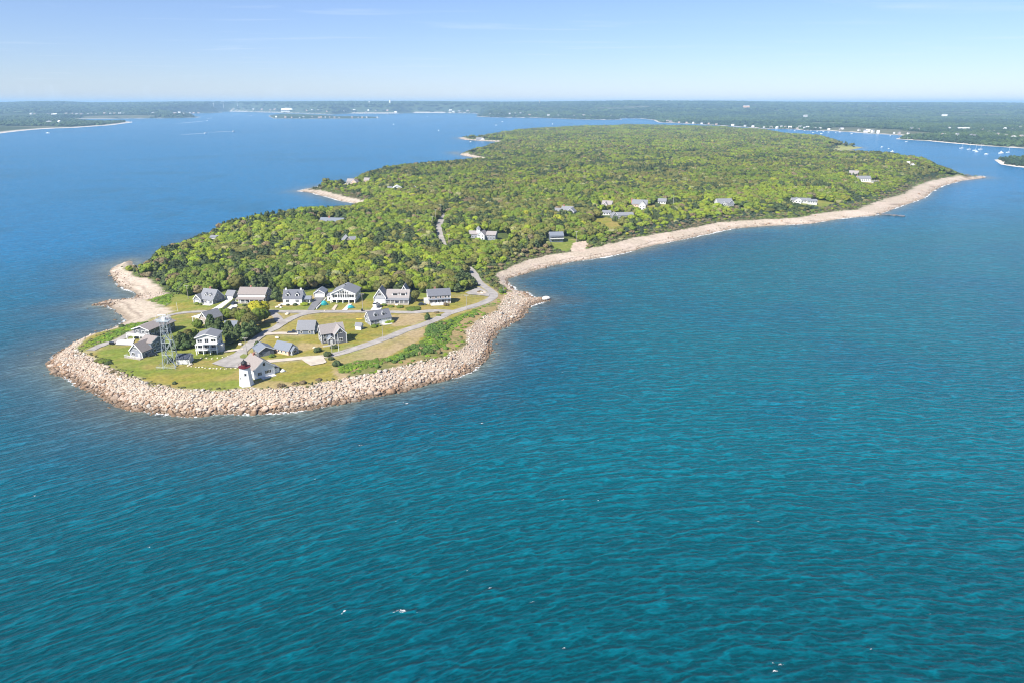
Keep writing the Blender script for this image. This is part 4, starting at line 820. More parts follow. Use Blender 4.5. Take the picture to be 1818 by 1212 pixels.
b = h.block(13.6,19.2,6.1,12,4.6,9.4,'v',W['shingle_dark'],W['roof_tan']); h.win(b,'R',[9],3.2,.9,1.3); h.rail([(7,-.5),(12,-.5)],.6,.9); h.rail([(14.4,-.5),(19.8,-.5)],.6,.9); h.part('porch_step',MB().box(12.4,14,-1.9,-.75,-.8,.3),W['concrete'])
h = House('long_house','long two storey grey house with white window trim by the road','house',(761,540.6),13)
b = h.block(0,12.8,0,7.8,4.9,7.8,'u',W['shingle_warm'],W['roof_dark']); h.corner(b); h.win(b,'F',[1.3,4.4,7.0,9.8,11.8],3.3,1.0,1.2); h.win(b,'F',[1.6,4.2,6.2,8.4],.7,1.5,1.9,2); h.door(b,'F',10.6); h.win(b,'L',[2.2,5.4],3.3); h.win(b,'L',[2.2,5.4],.8); h.chimney(b,4.4,4.4,.9)
h.part('awning',MB().slab([(-.1,-1.1,2.75),(12.9,-1.1,2.75),(12.9,0,3.05),(-.1,0,3.05)],.12),W['roof_blue']); h.part('terrace',MB().box(1,9.4,-3.2,-.05,-1,.25),W['concrete']); h.part('side_wing',MB().box(-2.2,-.05,1.2,6,-1,2.4),W['siding_pale'])
for k in range(3): h.part('porch_seat',MB().box(2+k*2.4,3.3+k*2.4,-2.3,-1.4,.25,.65).box(2+k*2.4,3.3+k*2.4,-1.5,-1.4,.65,1.2),W['white'])
h = House('cape_house','grey cape house with dark roof and two dormers, alone between the two roads','house',(658,578.3),33)
b = h.block(0,11.6,0,7.2,2.9,6.5,'u',W['shingle_grey'],W['roof_dark']); h.corner(b); h.dormer(b,3.6,.3,1.9,1.3,roof=W['roof_grey']); h.dormer(b,8.0,.3,1.9,1.3,roof=W['roof_grey']); h.win(b,'F',[1.6,4.4],.9,1.3,1.4,2); h.part('white_front',MB().box(6.0,11.5,-.06,0,0,2.7),W['white']); h.win(b,'F',[7.6,10],.9,1.5,1.4,2); h.win(b,'L',[2,5.2],.9); h.win(b,'L',[3.6],3.7,1,1.3); h.part('patio',MB().box(6,11,-3,-.1,-.6,.15),W['concrete']); h.door(b,'F',5.4)
h = House('garden_shed','tiny white fronted shed with grey roof beside the two dormer cape','shed',(631,585.3),-10); b = h.block(0,3,0,3.2,1.9,3.3,'u',W['white'],W['roof_grey'],ov=.25); h.door(b,'R',1.6,1,1.7,W['shingle_dark'])
h = House('garage','plain dark grey garage with steep pale roof standing in the lawn','garage',(528.3,594),0); b = h.block(0,8.3,0,8.2,2.5,6.1,'u',W['shingle_blue'],W['roof_grey']); h.win(b,'F',[2.0,6.2],.7,.9,1.1); h.corner(b); h.door(b,'R',4,1.0,2.0); h.win(b,'R',[4.1],3.4,.9,1.1)
h = House('gabled_house','dark grey house with two white trimmed gables and a small entrance porch','house',(572,610.5),27)
b = h.block(0,11,0,6.6,4.9,8.4,'u',W['shingle_dark'],W['roof_tan']); h.corner(b); h.win(b,'L',[2,4.6],1,1.0,1.5); h.win(b,'L',[3.3],5.1,1.1,1.5); h.win(b,'F',[1.6],1,1.2,1.5); h.win(b,'F',[1.6,3.8],3.2,1,1.3)
b2 = h.block(5.6,11.2,-3.0,5.5,4.9,8.0,'v',W['shingle_dark'],W['roof_tan']); h.corner(b2); h.win(b2,'F',[8.4],5.2,1.8,1.3,2); h.win(b2,'F',[8.4],1.0,1.8,1.6,2); h.win(b2,'R',[-1,2,4],1,1,1.4); h.win(b2,'R',[-1,2,4],3.3,1,1.2)
b3 = h.block(2.6,5.4,-2.4,.2,2.6,3.9,'v',W['shingle_dark'],W['roof_blue'],ov=.3); h.door(b3,'F',4.0,1.1,2.0); h.win(b3,'L',[-1.2],.8,.9,1.3); h.part('low_wall',MB().box(-.6,5.2,-4.6,-4.3,-.8,.5),W['concrete'])
h = House('modern_house','broad dark house with low brown roof and deck behind the steel tower','house',(240,600.8),-14)
b = h.block(0,9,0,8,5.2,6.7,'v',W['shingle_dark'],W['roof_brown'],ov=.8); b2 = h.block(1.5,9.6,7,17,4.6,6.0,'v',W['shingle_dark'],W['roof_brown'],ov=.8); h.win(b,'F',[2.2,5.4,7.6],3.1,1.5,1.3,2); h.win(b,'F',[3,6.6],.6,1.6,1.6,2); h.win(b,'R',[2.2,5.6],2.7,2.2,2.0,3); h.win(b2,'R',[9.5,12,15],2.4,2,1.8,2); h.win(b,'R',[2.2,5.6],.3,1.8,1.8,2)
h.part('deck',MB().box(-2.6,9.2,-2.6,-.05,2.3,2.6),W['white']); h.rail([(-2.5,0),(-2.5,-2.5),(9.1,-2.5),(9.1,0)],2.6,.9)
for xx in (-2.4,1.4,5.2,9.0): h.part('post',MB().box(xx-.14,xx+.14,-2.5,-2.2,-1,2.3),W['white'])
h = House('shore_house','small grey house with white gable front and deck facing the sea','house',(232.3,632.4),-20)
b = h.block(0,7.2,0,7,3.1,6.6,'v',W['shingle_grey'],W['roof_brown']); h.corner(b); h.win(b,'F',[2.0],.8,1.7,1.4,2); h.door(b,'F',5.2); h.win(b,'F',[3.6],3.9,2.0,1.1,3); b2 = h.block(.6,7.4,5.5,13.5,5.5,7.4,'u',W['shingle_blue'],W['roof_brown']); h.win(b2,'R',[7,9.2,11.6],3.5,1.2,1.3,2); h.win(b2,'R',[7,9.6,11.8],.8,1.2,1.4,2); h.win(b,'R',[2.0,4.4],.9,1.1,1.3,2)
h.part('deck',MB().box(-1.6,8.0,-2.2,-.05,-.9,.35),W['wood']); h.rail([(-1.5,-.1),(-1.5,-2.1),(7.9,-2.1)],.35,.9)
h = House('tall_house','tall white house on three open bays with a shallow grey roof','house',(349.5,629.5),7)
b = h.block(0,9.2,1.8,10,7.7,9.2,'v',W['siding_pale'],W['roof_grey'],ov=.6,z0=-1.2); h.part('balcony',MB().box(-.2,9.4,-.3,1.75,4.55,4.85),W['white']); h.part('balcony_roof',MB().box(-.3,9.5,-.3,1.7,2.0,2.25),W['white'])
for xx in (.1,3.1,6.1,9.1): h.part('post',MB().box(xx-.17,xx+.17,-.2,.14,-1,4.55),W['white'])
h.win(b,'F',[1.6,7.6],5.4,2.0,1.3,2); h.win(b,'F',[4.6],4.95,1.6,2.0,2); h.win(b,'F',[1.6,4.6,7.6],2.5,2.4,1.7,2); h.win(b,'F',[1.6,4.6,7.6],0,2.3,1.7,2); h.rail([(0,-.1),(9.2,-.1)],2.25,.9); h.win(b,'R',[3.4,6,8.4],5.4,1,1.3); h.win(b,'R',[4.4,7.6],2.6,1,1.3)
h.part('side_shed',MB().box(9.25,11,2.4,6,-1.2,3.4).slab([(9.25,2.2,3.6),(11.2,2.2,3.5),(11.2,6.2,3.5),(9.25,6.2,3.6)],.15),W['siding_pale'])
h = House('metal_roof_house','grey gabled house with a flat white metal porch roof, half hidden by trees','house',(355,574.5),-30)
b = h.block(0,6.8,0,9,3.2,6.6,'v',W['shingle_warm'],W['roof_grey']); h.corner(b); h.win(b,'F',[3.4],4.1,1.1,1.2); h.win(b,'F',[2,4.9],.9,1,1.3); h.part('porch_roof',MB().slab([(-6.6,.2,2.75),(.1,-.2,3.3),(.1,7.8,3.5),(-6.6,7.0,2.75)],.22),W['roof_white'])
for xx,yy in ((-6.3,.5),(-3.2,.3),(-6.3,6.6),(-3.2,7.0)): h.part('post',MB().box(xx-.12,xx+.12,yy-.12,yy+.12,-1,2.6),W['white'])
h.part('deck',MB().box(-6.5,-.05,.2,7,-1,.3),W['wood']); h.win(b,'L',[2,5.6],.8,1.8,1.6,2)
h = House('shed','low white shed with blue grey roof hidden among dark pines','shed',(398.5,585.6),-2); b = h.block(0,6,0,5,2.2,4.0,'u',W['white'],W['roof_blue']); h.win(b,'F',[1.6,4.4],.9,.9,.9); h.door(b,'F',3)
h = House('equipment_shed','white shed with navy roof at the foot of the steel tower','shed',(314.5,646.8),4); b = h.block(0,5.4,0,4.6,2.7,4.3,'u',W['siding_pale'],W['roof_navy']); h.door(b,'F',1.4,1.5,2.0); h.door(b,'F',3.6,1.5,2.0); h.corner(b)
h = House('garage','dark grey garage close behind the keeper house','garage',(460,633.8),38); b = h.block(0,7,0,7.6,2.5,4.4,'v',W['shingle_dark'],W['roof_blue']); h.door(b,'F',3.5,3.6,2.1,W['shingle_grey'],name='garage_door'); h.win(b,'L',[3.8],1,.9,1)
h = House('small_house','small peach walled house with grey roof beside the sandy track','house',(487.6,625.3),-27); b = h.block(0,8.6,0,5.6,2.2,4.9,'u',W['siding_peach'],W['roof_blue']); h.win(b,'F',[2.6,4.6,7.2],.8,.8,.9); b2 = h.block(6.6,10.0,.9,4.7,2.1,3.6,'u',W['shingle_grey'],W['roof_blue']); h.win(b2,'R',[2.8],.8,1.8,1.1,2); h.corner(b2)
h = House('keeper_house','white keeper house with brown roof attached behind the lighthouse','house',(452,673.5),44)
b = h.block(0,9.2,0,11.5,4.0,7.6,'v',W['white'],W['roof_brown']); h.win(b,'F',[2.5],1.2,1.6,1.4,3); h.win(b,'F',[6.2],1.3,2.6,1.4,4); h.win(b,'F',[4.8],5.0,.9,1.3); h.chimney(b,4.6,8.5,.9); h.win(b,'R',[3,7],1,1,1.3)
b2 = MB().box(9.25,11.6,.8,6,-1,2.2).build('lean_to',W['white'],h.root); MB().slab([(9.25,.5,3.4),(12.0,.5,2.3),(12.0,6.3,2.3),(9.25,6.3,3.4)],.18).build('lean_to_roof',W['roof_tan'],b2); h.part('terrace',MB().box(2.6,8.6,-2.4,-.05,-.8,.3),W['concrete'])
# ---- lighthouse
p = at(438.3,682.5); L0 = empty('lighthouse', p, R(20)); tag(L0,'white six sided lighthouse tower with dark red lantern gallery','lighthouse')
k6 = 6; MB().lathe([(2.85,-1.2),(2.8,.3),(2.1,7.7)],k6).build('tower_wall',W['white'],L0); MB().lathe([(3.0,-1.0),(3.0,.25)],k6).build('plinth',W['concrete'],L0)
g = MB().lathe([(1.9,7.6),(2.45,7.95),(2.45,8.15)],12).build('gallery',W['red'],L0); r = MB()
for i in range(12): a = i*math.pi/6; c_,s_ = 2.36*math.cos(a),2.36*math.sin(a); r.bar((c_,s_,8.15),(c_,s_,9.1),.04,4); a2 = a+math.pi/6; r.bar((c_,s_,9.1),(2.36*math.cos(a2),2.36*math.sin(a2),9.1),.04,4)
r.build('railing',W['red'],g); ln = MB().lathe([(1.15,8.15),(1.15,9.0)],10).build('lantern_base',W['red'],L0); MB().lathe([(1.05,9.0),(1.05,10.0)],10).build('lantern_glass',W['glass'],L0); m = MB()
for i in range(10): a = i*math.pi/5; m.bar((1.08*math.cos(a),1.08*math.sin(a),9.0),(1.08*math.cos(a),1.08*math.sin(a),10.0),.05,4)
m.build('lantern_bars',W['red'],ln); rf = MB().lathe([(1.25,9.9),(1.15,10.05),(.6,10.55),(.2,10.8)],12).build('lantern_roof',W['black'],L0); MB().lathe([(.12,10.75),(.2,10.95),(.15,11.1),(.04,11.4)],8).build('finial',W['black'],rf)
for a, z in ((R(270)-R(20)+R(10)-R(30),2.8),(R(270)-R(20)+R(70)-R(30),4.6)):
    a = round((a-R(30))/R(60))*R(60)+R(30); rr = (2.82-(z+.6)*.093)*math.cos(R(30)); fr, pn = win_meshes(.7,1.1,1); o = link('window',fr,None,L0); o.location = (rr*math.cos(a),rr*math.sin(a),z); o.rotation_euler = (0,0,a+math.pi/2); link('pane',pn,None,o)
# ---- steel lattice tower
p = at(305,650.5); T = empty('steel_tower', p, R(4)); tag(T,'tall pale steel lattice tower with platform and antennas over the lawn','tower')
H_, B_, T_ = 21.0, 2.7, 1.25
cor = [(-1,-1),(1,-1),(1,1),(-1,1)]; wz = lambda z: B_+(T_-B_)*z/H_
for sx, sy in cor: MB().bar((sx*B_,sy*B_,-1),(sx*T_,sy*T_,H_),.13,6,.10).build('leg',W['steel'],T)
lv = [0,6.4,11.8,16.8,H_]; m = MB(); m2 = MB()
for j in range(4):
    z0,z1 = lv[j],lv[j+1]
    for q in range(4):
        a, b = cor[q], cor[(q+1)%4]; P = lambda c,z: (c[0]*wz(z),c[1]*wz(z),z)
        m.bar(P(a,z1),P(b,z1),.075,4); m2.bar(P(a,z0),P(b,z1),.06,4); m2.bar(P(b,z0),P(a,z1),.06,4)
m.build('cross_beam_lattice',W['steel'],T); m2.build('brace_lattice',W['steel'],T)
s_ = MB()
for j in range(4):
    z0,z1 = lv[j],lv[j+1]; sg = 1 if j%2 else -1; s_.slab([(-sg*wz(z0)*.8,-.5,z0+.1),(-sg*wz(z0)*.8,.3,z0+.1),(sg*wz(z1)*.8,.3,z1),(sg*wz(z1)*.8,-.5,z1)],.18)
s_.build('stair',W['steel'],T); pf = MB().box(-2.5,2.5,-2.0,2.0,H_,H_+.25).build('platform',W['steel'],T); m = MB()
for (ax,ay),(bx,by) in zip([(-2.4,-1.9),(2.4,-1.9),(2.4,1.9),(-2.4,1.9)],[(2.4,-1.9),(2.4,1.9),(-2.4,1.9),(-2.4,-1.9)]):
    m.bar((ax,ay,H_+1.2),(bx,by,H_+1.2),.07,4).bar((ax,ay,H_+.7),(bx,by,H_+.7),.05,4)
    for t in range(4): m.bar((ax+(bx-ax)*t/4,ay+(by-ay)*t/4,H_+.2),(ax+(bx-ax)*t/4,ay+(by-ay)*t/4,H_+1.2),.05,4)
m.build('railing',W['steel'],pf); MB().box(-.8,.8,-.7,.7,H_+.25,H_+1.4).build('equipment_box',W['siding_pale'],T); MB().bar((0,0,H_+1.4),(0,0,H_+2.6),.12,6).box(-2.2,1.2,-.15,.15,H_+2.5,H_+2.8).build('radar',W['white'],T); MB().bar((-2.3,-1.8,H_),(-2.3,-1.8,H_+3.4),.06,5).build('antenna',W['white'],T); MB().bar((1.8,.6,H_),(1.8,.6,H_+3.0),.06,5).build('antenna',W['white'],T)
fe = House('wire_fence','low wire fence enclosing the foot of the steel tower','fence',None,4,loc=at(305,650.5)); fe.rail([(-5.2,-3.4),(2.8,-3.4)],0,1.3,W['steel']); fe.rail([(-5.2,-3.4),(-5.2,4)],0,1.3,W['steel'])
# ---- houses in the woods
def woodhouse(px, label, a, blocks, name='house', cat='house', chim=None, wins=True):
    h = House(name, label, cat, px, a); h.root.scale = (.84,.84,.80)
    for i, (x0,x1,y0,y1,e,ap,ax,wl,rf) in enumerate(blocks):
        b = h.block(x0,x1,y0,y1,e,ap,ax,W[wl],W[rf],z0=-2.5,ov=.5)
        if wins:
            n = max(2,int((x1-x0)/3)); us = [x0+(x1-x0)*(k+.5)/n for k in range(n)]; h.win(b,'F',us,.9,1.5,1.6,2)
            if e > 4.6: h.win(b,'F',us,3.6,1.4,1.3,2)
        if chim and chim[0] == i: h.chimney(b,chim[1],(y0+y1)/2,1.6,1.4)
    return h
h = woodhouse((848,425),'rambling brown roofed house with a white cupola deep in the wood',-14,[(-10,2,2,9,4.6,7.4,'u','shingle_grey','roof_tan'),(1,8,-4,8,5,8.6,'v','white','roof_tan'),(9,18,0,8,5,8,'u','shingle_grey','roof_tan')])
h.part('cupola',MB().box(-2,1,3.6,6.4,6,10),W['white']); h.part('cupola_roof',MB().lathe([(2.6,10),(.1,12.6)],8,(-.5,5)),W['roof_grey'])
woodhouse((567,404),'long low house showing only a wide slate blue roof above the treetops',-10,[(0,25,0,13,5.5,9.8,'u','shingle_grey','roof_blue')],chim=(0,9))
woodhouse((610,437),'small house with a pale grey gable roof alone among rounded trees',22,[(0,8,0,9,5,9.2,'v','shingle_warm','roof_grey'),(7,12,2,8,5,7.6,'u','white','roof_grey')])
h = woodhouse((977,430),'slate blue house with three stacked balconies above a stony bank',8,[(0,13,0,8,6.8,9.6,'u','shingle_blue','roof_blue')]); h.part('balcony',MB().box(-.3,13.3,-2,-.05,3.2,3.5).box(-.3,13.3,-2,-1.85,3.5,4.3),W['siding_pale']); h.part('balcony_roof',MB().slab([(-.4,-2.2,6.0),(13.4,-2.2,6.0),(13.4,0,6.5),(-.4,0,6.5)],.2),W['roof_blue'])
woodhouse((994,382),'large grey shingled house with a brick chimney under a spreading dark tree',-24,[(0,13,4,12,5.6,9.8,'u','shingle_grey','roof_grey'),(9,18,-3,6,5.2,9,'v','shingle_grey','roof_grey'),(-12,-2,8,14,3.2,6.4,'u','shingle_warm','roof_grey')],chim=(0,2))
woodhouse((1068,371),'house with steep tan roofs just above the low white cottages',-22,[(0,12,0,9,5,10,'u','shingle_warm','roof_tan'),(2,8,-4,5,5,9,'v','shingle_warm','roof_tan')])
woodhouse((1071,382.5),'low white cottage with a dark porch opening',4,[(0,9,0,7,3,5.4,'u','white','roof_grey')],name='cottage',cat='cottage')
woodhouse((1096,388.5),'long pale house facing the sea from its lawn',8,[(0,19,0,9,3.6,6.6,'u','siding_pale','roof_grey'),(-6,1,1,8,3.6,7,'v','shingle_grey','roof_grey')])
woodhouse((1121,372),'big stone coloured house with grey hipped gables at the lawn',-16,[(0,18,3,12,6.4,11.5,'u','siding_peach','roof_grey'),(9,17,-2,8,6.4,10.6,'v','siding_pale','roof_grey')],chim=(0,-1))
woodhouse((1168,362),'small grey roofed cottage at the upper end of the lawn',-14,[(0,10,0,8,3.2,6.6,'u','siding_pale','roof_grey')],name='cottage',cat='cottage')
woodhouse((1275,369.5),'big pale grey beach house with double gables',10,[(0,20,2,12,6.4,11,'u','siding_pale','roof_grey'),(13,20,-2,9,6,10.4,'v','shingle_grey','roof_grey'),(3,9,-1.5,8,5.6,8.6,'v','siding_pale','roof_grey')])
woodhouse((1406,360),'long low white house with a grey hipped roof near the beach',-8,[(0,24,0,10,3.4,6.0,'u','siding_pale','roof_grey'),(19,31,-4,7,3.0,5.0,'u','siding_pale','roof_grey'),(3,11,-3,8,3.8,6.6,'v','white','roof_grey')])
woodhouse((1506,316),'tall tan shingled house with a steep roof beside the white house',-30,[(0,14,0,12,6,12.5,'u','shingle_warm','roof_tan')])
woodhouse((1524,323.5),'white house with many windows on a green lawn high above the point',0,[(0,22,3,14,5,9.4,'u','white','roof_grey'),(-9,-1,-2,6,3,6,'u','white','roof_white'),(22.5,34,1,6,1.2,1.8,'u','siding_pale','roof_tan')],chim=(0,1))
woodhouse((1614,299),'lone pale roof gable peeping from the far wood',-20,[(0,11,0,9,5,10,'v','siding_pale','roof_tan'),(-5,0,2,6,5,12.5,'u','white','roof_white')])
woodhouse((616,329),'pinkish grey house at the edge of the west cove lawn',-12,[(0,12,0,9,6,10.5,'u','shingle_warm','roof_tan'),(9,18,-3,8,5.4,9.6,'v','siding_peach','roof_tan')])
woodhouse((646,325.5),'small tan roofed house behind the west cove house',-16,[(0,9,0,8,4,8,'u','siding_peach','roof_tan')])
woodhouse((697,339.5),'white roofed house in a gap of the wood near the cove',10,[(0,14,0,10,4.4,8.4,'v','siding_pale','roof_white'),(-7,-1,1,8,4,6.6,'u','white','roof_grey')])
woodhouse((733,340.5),'small white gable end beside a dark garage in the wood',14,[(0,8,0,9,4,8,'v','white','roof_grey')],name='cottage',cat='cottage')
woodhouse((374,433.5),'small flat grey roof nearly buried in the hillside wood',-8,[(0,7,0,7,6.5,8.2,'u','siding_pale','roof_grey')],name='cottage',cat='cottage')
woodhouse((845,250),'grey beach house on the farthest wooded headland',-10,[(0,24,0,14,6,12,'u','shingle_grey','roof_grey'),(20,34,-4,10,6,11,'v','siding_pale','roof_grey')])
# ---- poles
def pole(px, top, label, r=.14, arms=0, mat='polewood', name='utility_pole', cat='pole', group=None):
    p = at(*px); h = top; t = empty(name, p); tag(t, label, cat, group); MB().bar((0,0,-.6),(0,0,h),r,7,r*.7).build('shaft', M[mat], t)
    for k in range(arms):
        MB().box(-1.2,1.2,-.07,.07,h-.5-k*.9,h-.35-k*.9).build('crossarm', M[mat], t)
        for xx in (-1.1,-.4,.4,1.1): MB().lathe([(.05,h-.35-k*.9),(.09,h-.2-k*.9),(.04,h-.08-k*.9)],6,(xx,0)).build('insulator', M['white'], t)
    return t
for px,h_,lb in (((334.6,531),8.5,'grey utility pole at the wood edge behind the west lawn'),((644.4,552),10,'pale utility pole between the glass fronted and turreted houses'),((828.4,549.5),8.5,'pale utility pole by the road in front of the paved turnaround'),((893.5,520),8,'utility pole on the shrubby bank above the small cove'),((680,603.5),8.2,'utility pole beside the lower road in the dry lawn'),((590,630.5),8.2,'pale utility pole where the lower road meets the sandy lot'),((438.6,630),8.5,'dark thin utility pole beside the parking area')):
    pole(px,h_,lb,.15,1)
pole((315.7,553),5.5,'thin pale lamp pole at the west end of the upper road',.09,0,'white','lamp_pole')
for px,h_,lb in (((782,381),9.5,'utility pole with crossarm at the far end of the forest road gap'),((773.7,394),11,'utility pole with crossarm where the wood opens over the road'),((768.5,402),9,'grey utility pole on the dark west side of the forest road'),((797.4,441),11,'pale utility pole on the seaward side of the forest road'),((1023,430),9,'pale pole beside the stony bank near the slate blue house')): pole(px,h_,lb,.17,1)
for px,h_,lb in (((601.5,623),8.4,'white flagpole with yardarm in front of the dark gabled house'),((1194.7,370.5),14,'tall white flagpole at the end of the wooded lawn'),((1550,332),10,'white flagpole on the lawn below the high white house')):
    f = pole(px,h_,lb,.10,0,'white','flagpole','flagpole'); MB().lathe([(.05,h_),(.16,h_+.15),(.05,h_+.3)],8).build('finial',M['yellow'],f)
    if px[0] < 700: MB().bar((-1.5,0,h_*.62),(1.5,0,h_*.62),.06,5).build('yardarm',M['white'],f)
# ---- cars
def car(px, a, mat, label, kind='car'):
    p = at(*px); r = empty({'car':'parked_car','van':'parked_van','pickup':'parked_pickup'}[kind], p, R(a)); tag(r, label, kind)
    L_, Wd = (4.6,1.8) if kind == 'car' else (5.3,2.0); hb, hc = (.85,1.5) if kind != 'van' else (1.1,2.0)
    bm = bmesh.new(); prof = [(-L_/2,.35),(L_/2,.35),(L_/2,.62),(L_/2-.25,hb-.05),(L_/2-1.2,hb),(-L_/2+.3,hb),(-L_/2,hb-.15)]
    vs = [[bm.verts.new((x,y,z)) for x,z in prof] for y in (-Wd/2,Wd/2)]; k = len(prof); bm.faces.new(vs[0]); bm.faces.new(vs[1][::-1])
    for i in range(k): bm.faces.new((vs[0][i],vs[1][i],vs[1][(i+1)%k],vs[0][(i+1)%k]))
    bmesh.ops.recalc_face_normals(bm, faces=bm.faces[:]); bmesh.ops.bevel(bm, geom=bm.edges[:], offset=.06, segments=2, affect='EDGES'); me = bpy.data.meshes.new('car_body'); bm.to_mesh(me); bm.free(); link('body', me, mat, r)
    x0, x1 = {'car':(-1.7,1.0),'van':(-2.4,1.5),'pickup':(-.5,1.3)}[kind]; w = Wd/2
    c = MB().add([(x0,-w+.08,hb-.02),(x1,-w+.08,hb-.02),(x1,w-.08,hb-.02),(x0,w-.08,hb-.02),(x0+.35,-w+.22,hc),(x1-.6,-w+.22,hc),(x1-.6,w-.22,hc),(x0+.35,w-.22,hc)],[(0,1,5,4),(1,2,6,5),(2,3,7,6),(3,0,4,7)]); c.build('windows_glass',M['glass'],r).name = 'glazing'
    MB().box(x0+.33,x1-.58,-w+.2,w-.2,hc-.02,hc+.06).build('roof_panel',mat,r)
    for sx in (-1,1):
        for sy in (-1,1):
            wh = MB().bar((sx*L_*.31,sy*(w-.2),.33),(sx*L_*.31,sy*(w+.02),.33),.33,12).build('wheel',M['rubber'],r); MB().bar((sx*L_*.31,sy*(w+.02),.33),(sx*L_*.31,sy*(w+.04),.33),.19,10).build('hub',M['steel'],wh)
    for sy in (-1,1): MB().box(L_/2-.04,L_/2+.02,sy*(w-.4)-.16,sy*(w-.4)+.16,.58,.70).build('headlight',M['white'],r)
car((417,540.5),70,M['carblue'],'dark blue car parked on pale driveway by the long porch house'); car((417.6,550.6),10,M['cardark'],'black car parked at the road end of a pale driveway'); car((520,591.3),4,M['cardark'],'dark pickup parked beside the plain grey garage','pickup')
car((667.5,542),80,M['carwhite'],'white van parked at the white garage door','van'); car((674,546),75,M['cardark'],'dark car parked on the driveway of the turreted house'); car((749.5,542),20,M['cardark'],'dark car parked beside the long two storey house')
car((270,631.5),35,M['cardark'],'dark car parked against the small shore house'); car((280.5,624),35,M['carwhite'],'silver car parked in shadow behind the small shore house')
car((271,603),30,M['cardark'],'dark car parked in the shadow of the broad dark house')
# ---- boats and small things of the village
def cover(px, a, l, w, h, mat, label, name, cat):
    p = at(*px); r = empty(name, p, R(a)); tag(r, label, cat); bm = bmesh.new(); rows = []
    for i in range(9):
        t = i/8; x = (t-.5)*l; q = max(.12,math.sin(math.pi*min(t*1.12,1)**.8)**.6); rows.append([bm.verts.new((x,yy*w/2*q,zz)) for yy,zz in ((-1,.15),(-.95,h*.5*q),(-.45,h*.85*q),(0,h*q),(.45,h*.85*q),(.95,h*.5*q),(1,.15))])
    for i in range(8):
        for j in range(6): bm.faces.new((rows[i][j],rows[i][j+1],rows[i+1][j+1],rows[i+1][j]))
    bm.faces.new(rows[0]); bm.faces.new(rows[-1][::-1]); bmesh.ops.recalc_face_normals(bm, faces=bm.faces[:]); me = bpy.data.meshes.new(name); bm.to_mesh(me); bm.free(); link('tarpaulin' if 'tarp' in label else 'hull', me, mat, r)
    MB().box(-l*.35,l*.3,-.09,.09,-.1,.3).box(-l*.2,-l*.12,-w*.4,w*.4,-.1,.25).box(l*.12,l*.2,-w*.4,w*.4,-.1,.25).build('cradle',M['wood'],r); return r
cover((577,541.5),8,4.6,3.0,2.6,M['teal'],'boat under teal tarpaulin beside the dark driveway','covered_boat','boat'); cover((624,547),14,4.8,2.4,1.8,M['teal'],'boat under teal tarpaulin beside the pale driveway near the road','covered_boat','boat'); cover((503,659),24,2.6,1.7,1.2,M['hullwhite'],'white dinghy upturned on the lawn beside the keeper house','dinghy','boat')
for px,lb in (((197,611.5),'dark wheeled bin on the west track, seaward of its pair'),((200.5,611.8),'dark wheeled bin on the west track beside the white slab'),((643,553),'dark wheeled bin at the road beside a utility pole')):
    p = at(*px); r = empty('wheeled_bin', p, R(15)); tag(r, lb, 'bin'); MB().add([(-.45,-.45,.05),(.45,-.45,.05),(.45,.45,.05),(-.45,.45,.05),(-.55,-.55,1.2),(.55,-.55,1.2),(.55,.55,1.2),(-.55,.55,1.2)],[(3,2,1,0),(4,5,6,7),(0,1,5,4),(1,2,6,5),(2,3,7,6),(3,0,4,7)]).build('bin_body',M['rubber'],r); MB().slab([(-.6,-.6,1.28),(.6,-.6,1.28),(.6,.65,1.36),(-.6,.65,1.36)],.1).build('bin_cover',M['cardark'],r)
p = at(638,567.5); r = empty('yellow_kayak', p, R(10)); tag(r,'yellow kayak lying on the grass above the tiny shed','kayak'); MB().lathe([(.04,-2.0),(.3,-1.2),(.38,0),(.3,1.2),(.04,2.0)],8).build('hull',M['yellow'],r).rotation_euler = (0,math.pi/2,0); r.children[0].location = (0,0,.3); MB().box(-.5,.5,-.22,.22,.55,.66).build('seat',M['black'],r)
f = House('rail_fence','low grey rail fence between the lawn and the paved turnaround','fence',None,0,loc=at(800,527.5)); P0 = f.p; q = [at(px,py) for px,py in ((800,527.5),(825,527),(846,528.5),(866,529))]; f.rail([(v.x-P0.x,v.y-P0.y) for v in q],(q[1].z-P0.z),1.2,W['wood'])
f = House('retaining_wall','low stone retaining wall along the dark driveway','wall',None,0,loc=at(579,531)); P0 = f.p; q = [at(px,py) for px,py in ((579,531),(571,540),(562,549.5))]
for i, (a_, b_) in enumerate(zip(q,q[1:])): d_ = (b_-a_); n_ = Vector((-d_.y,d_.x,0)).normalized()*.25; v = [a_-n_-P0,b_-n_-P0,b_+n_-P0,a_+n_-P0]; MB().add([(c.x,c.y,-.8) for c in v]+[(c.x,c.y,.75+c.z) for c in v],[(0,3,2,1),(4,5,6,7),(0,1,5,4),(1,2,6,5),(2,3,7,6),(3,0,4,7)]).build('wall_run' ,M['concrete'],f.root)
f = House('hedge_kerb','long narrow planted kerb between two pale driveways','kerb',None,0,loc=at(393,551)); P0 = f.p; a_, b_ = at(393,551), at(419,530); d_ = b_-a_; n_ = Vector((-d_.y,d_.x,0)).normalized()*.6; v = [a_-n_-P0,b_-n_-P0,b_+n_-P0,a_+n_-P0]; MB().add([(c.x,c.y,c.z-.3) for c in v]+[(c.x,c.y,c.z+.45) for c in v],[(0,3,2,1),(4,5,6,7),(0,1,5,4),(1,2,6,5),(2,3,7,6),(3,0,4,7)]).build('kerb_stone',M['concrete'],f.root); n_ *= .7; v = [a_-n_-P0,b_-n_-P0,b_+n_-P0,a_+n_-P0]; MB().add([(c.x,c.y,c.z+.44) for c in v]+[(c.x,c.y,c.z+.85) for c in v],[(0,3,2,1),(4,5,6,7),(0,1,5,4),(1,2,6,5),(2,3,7,6),(3,0,4,7)]).build('planting',M['grass_island'],f.root)
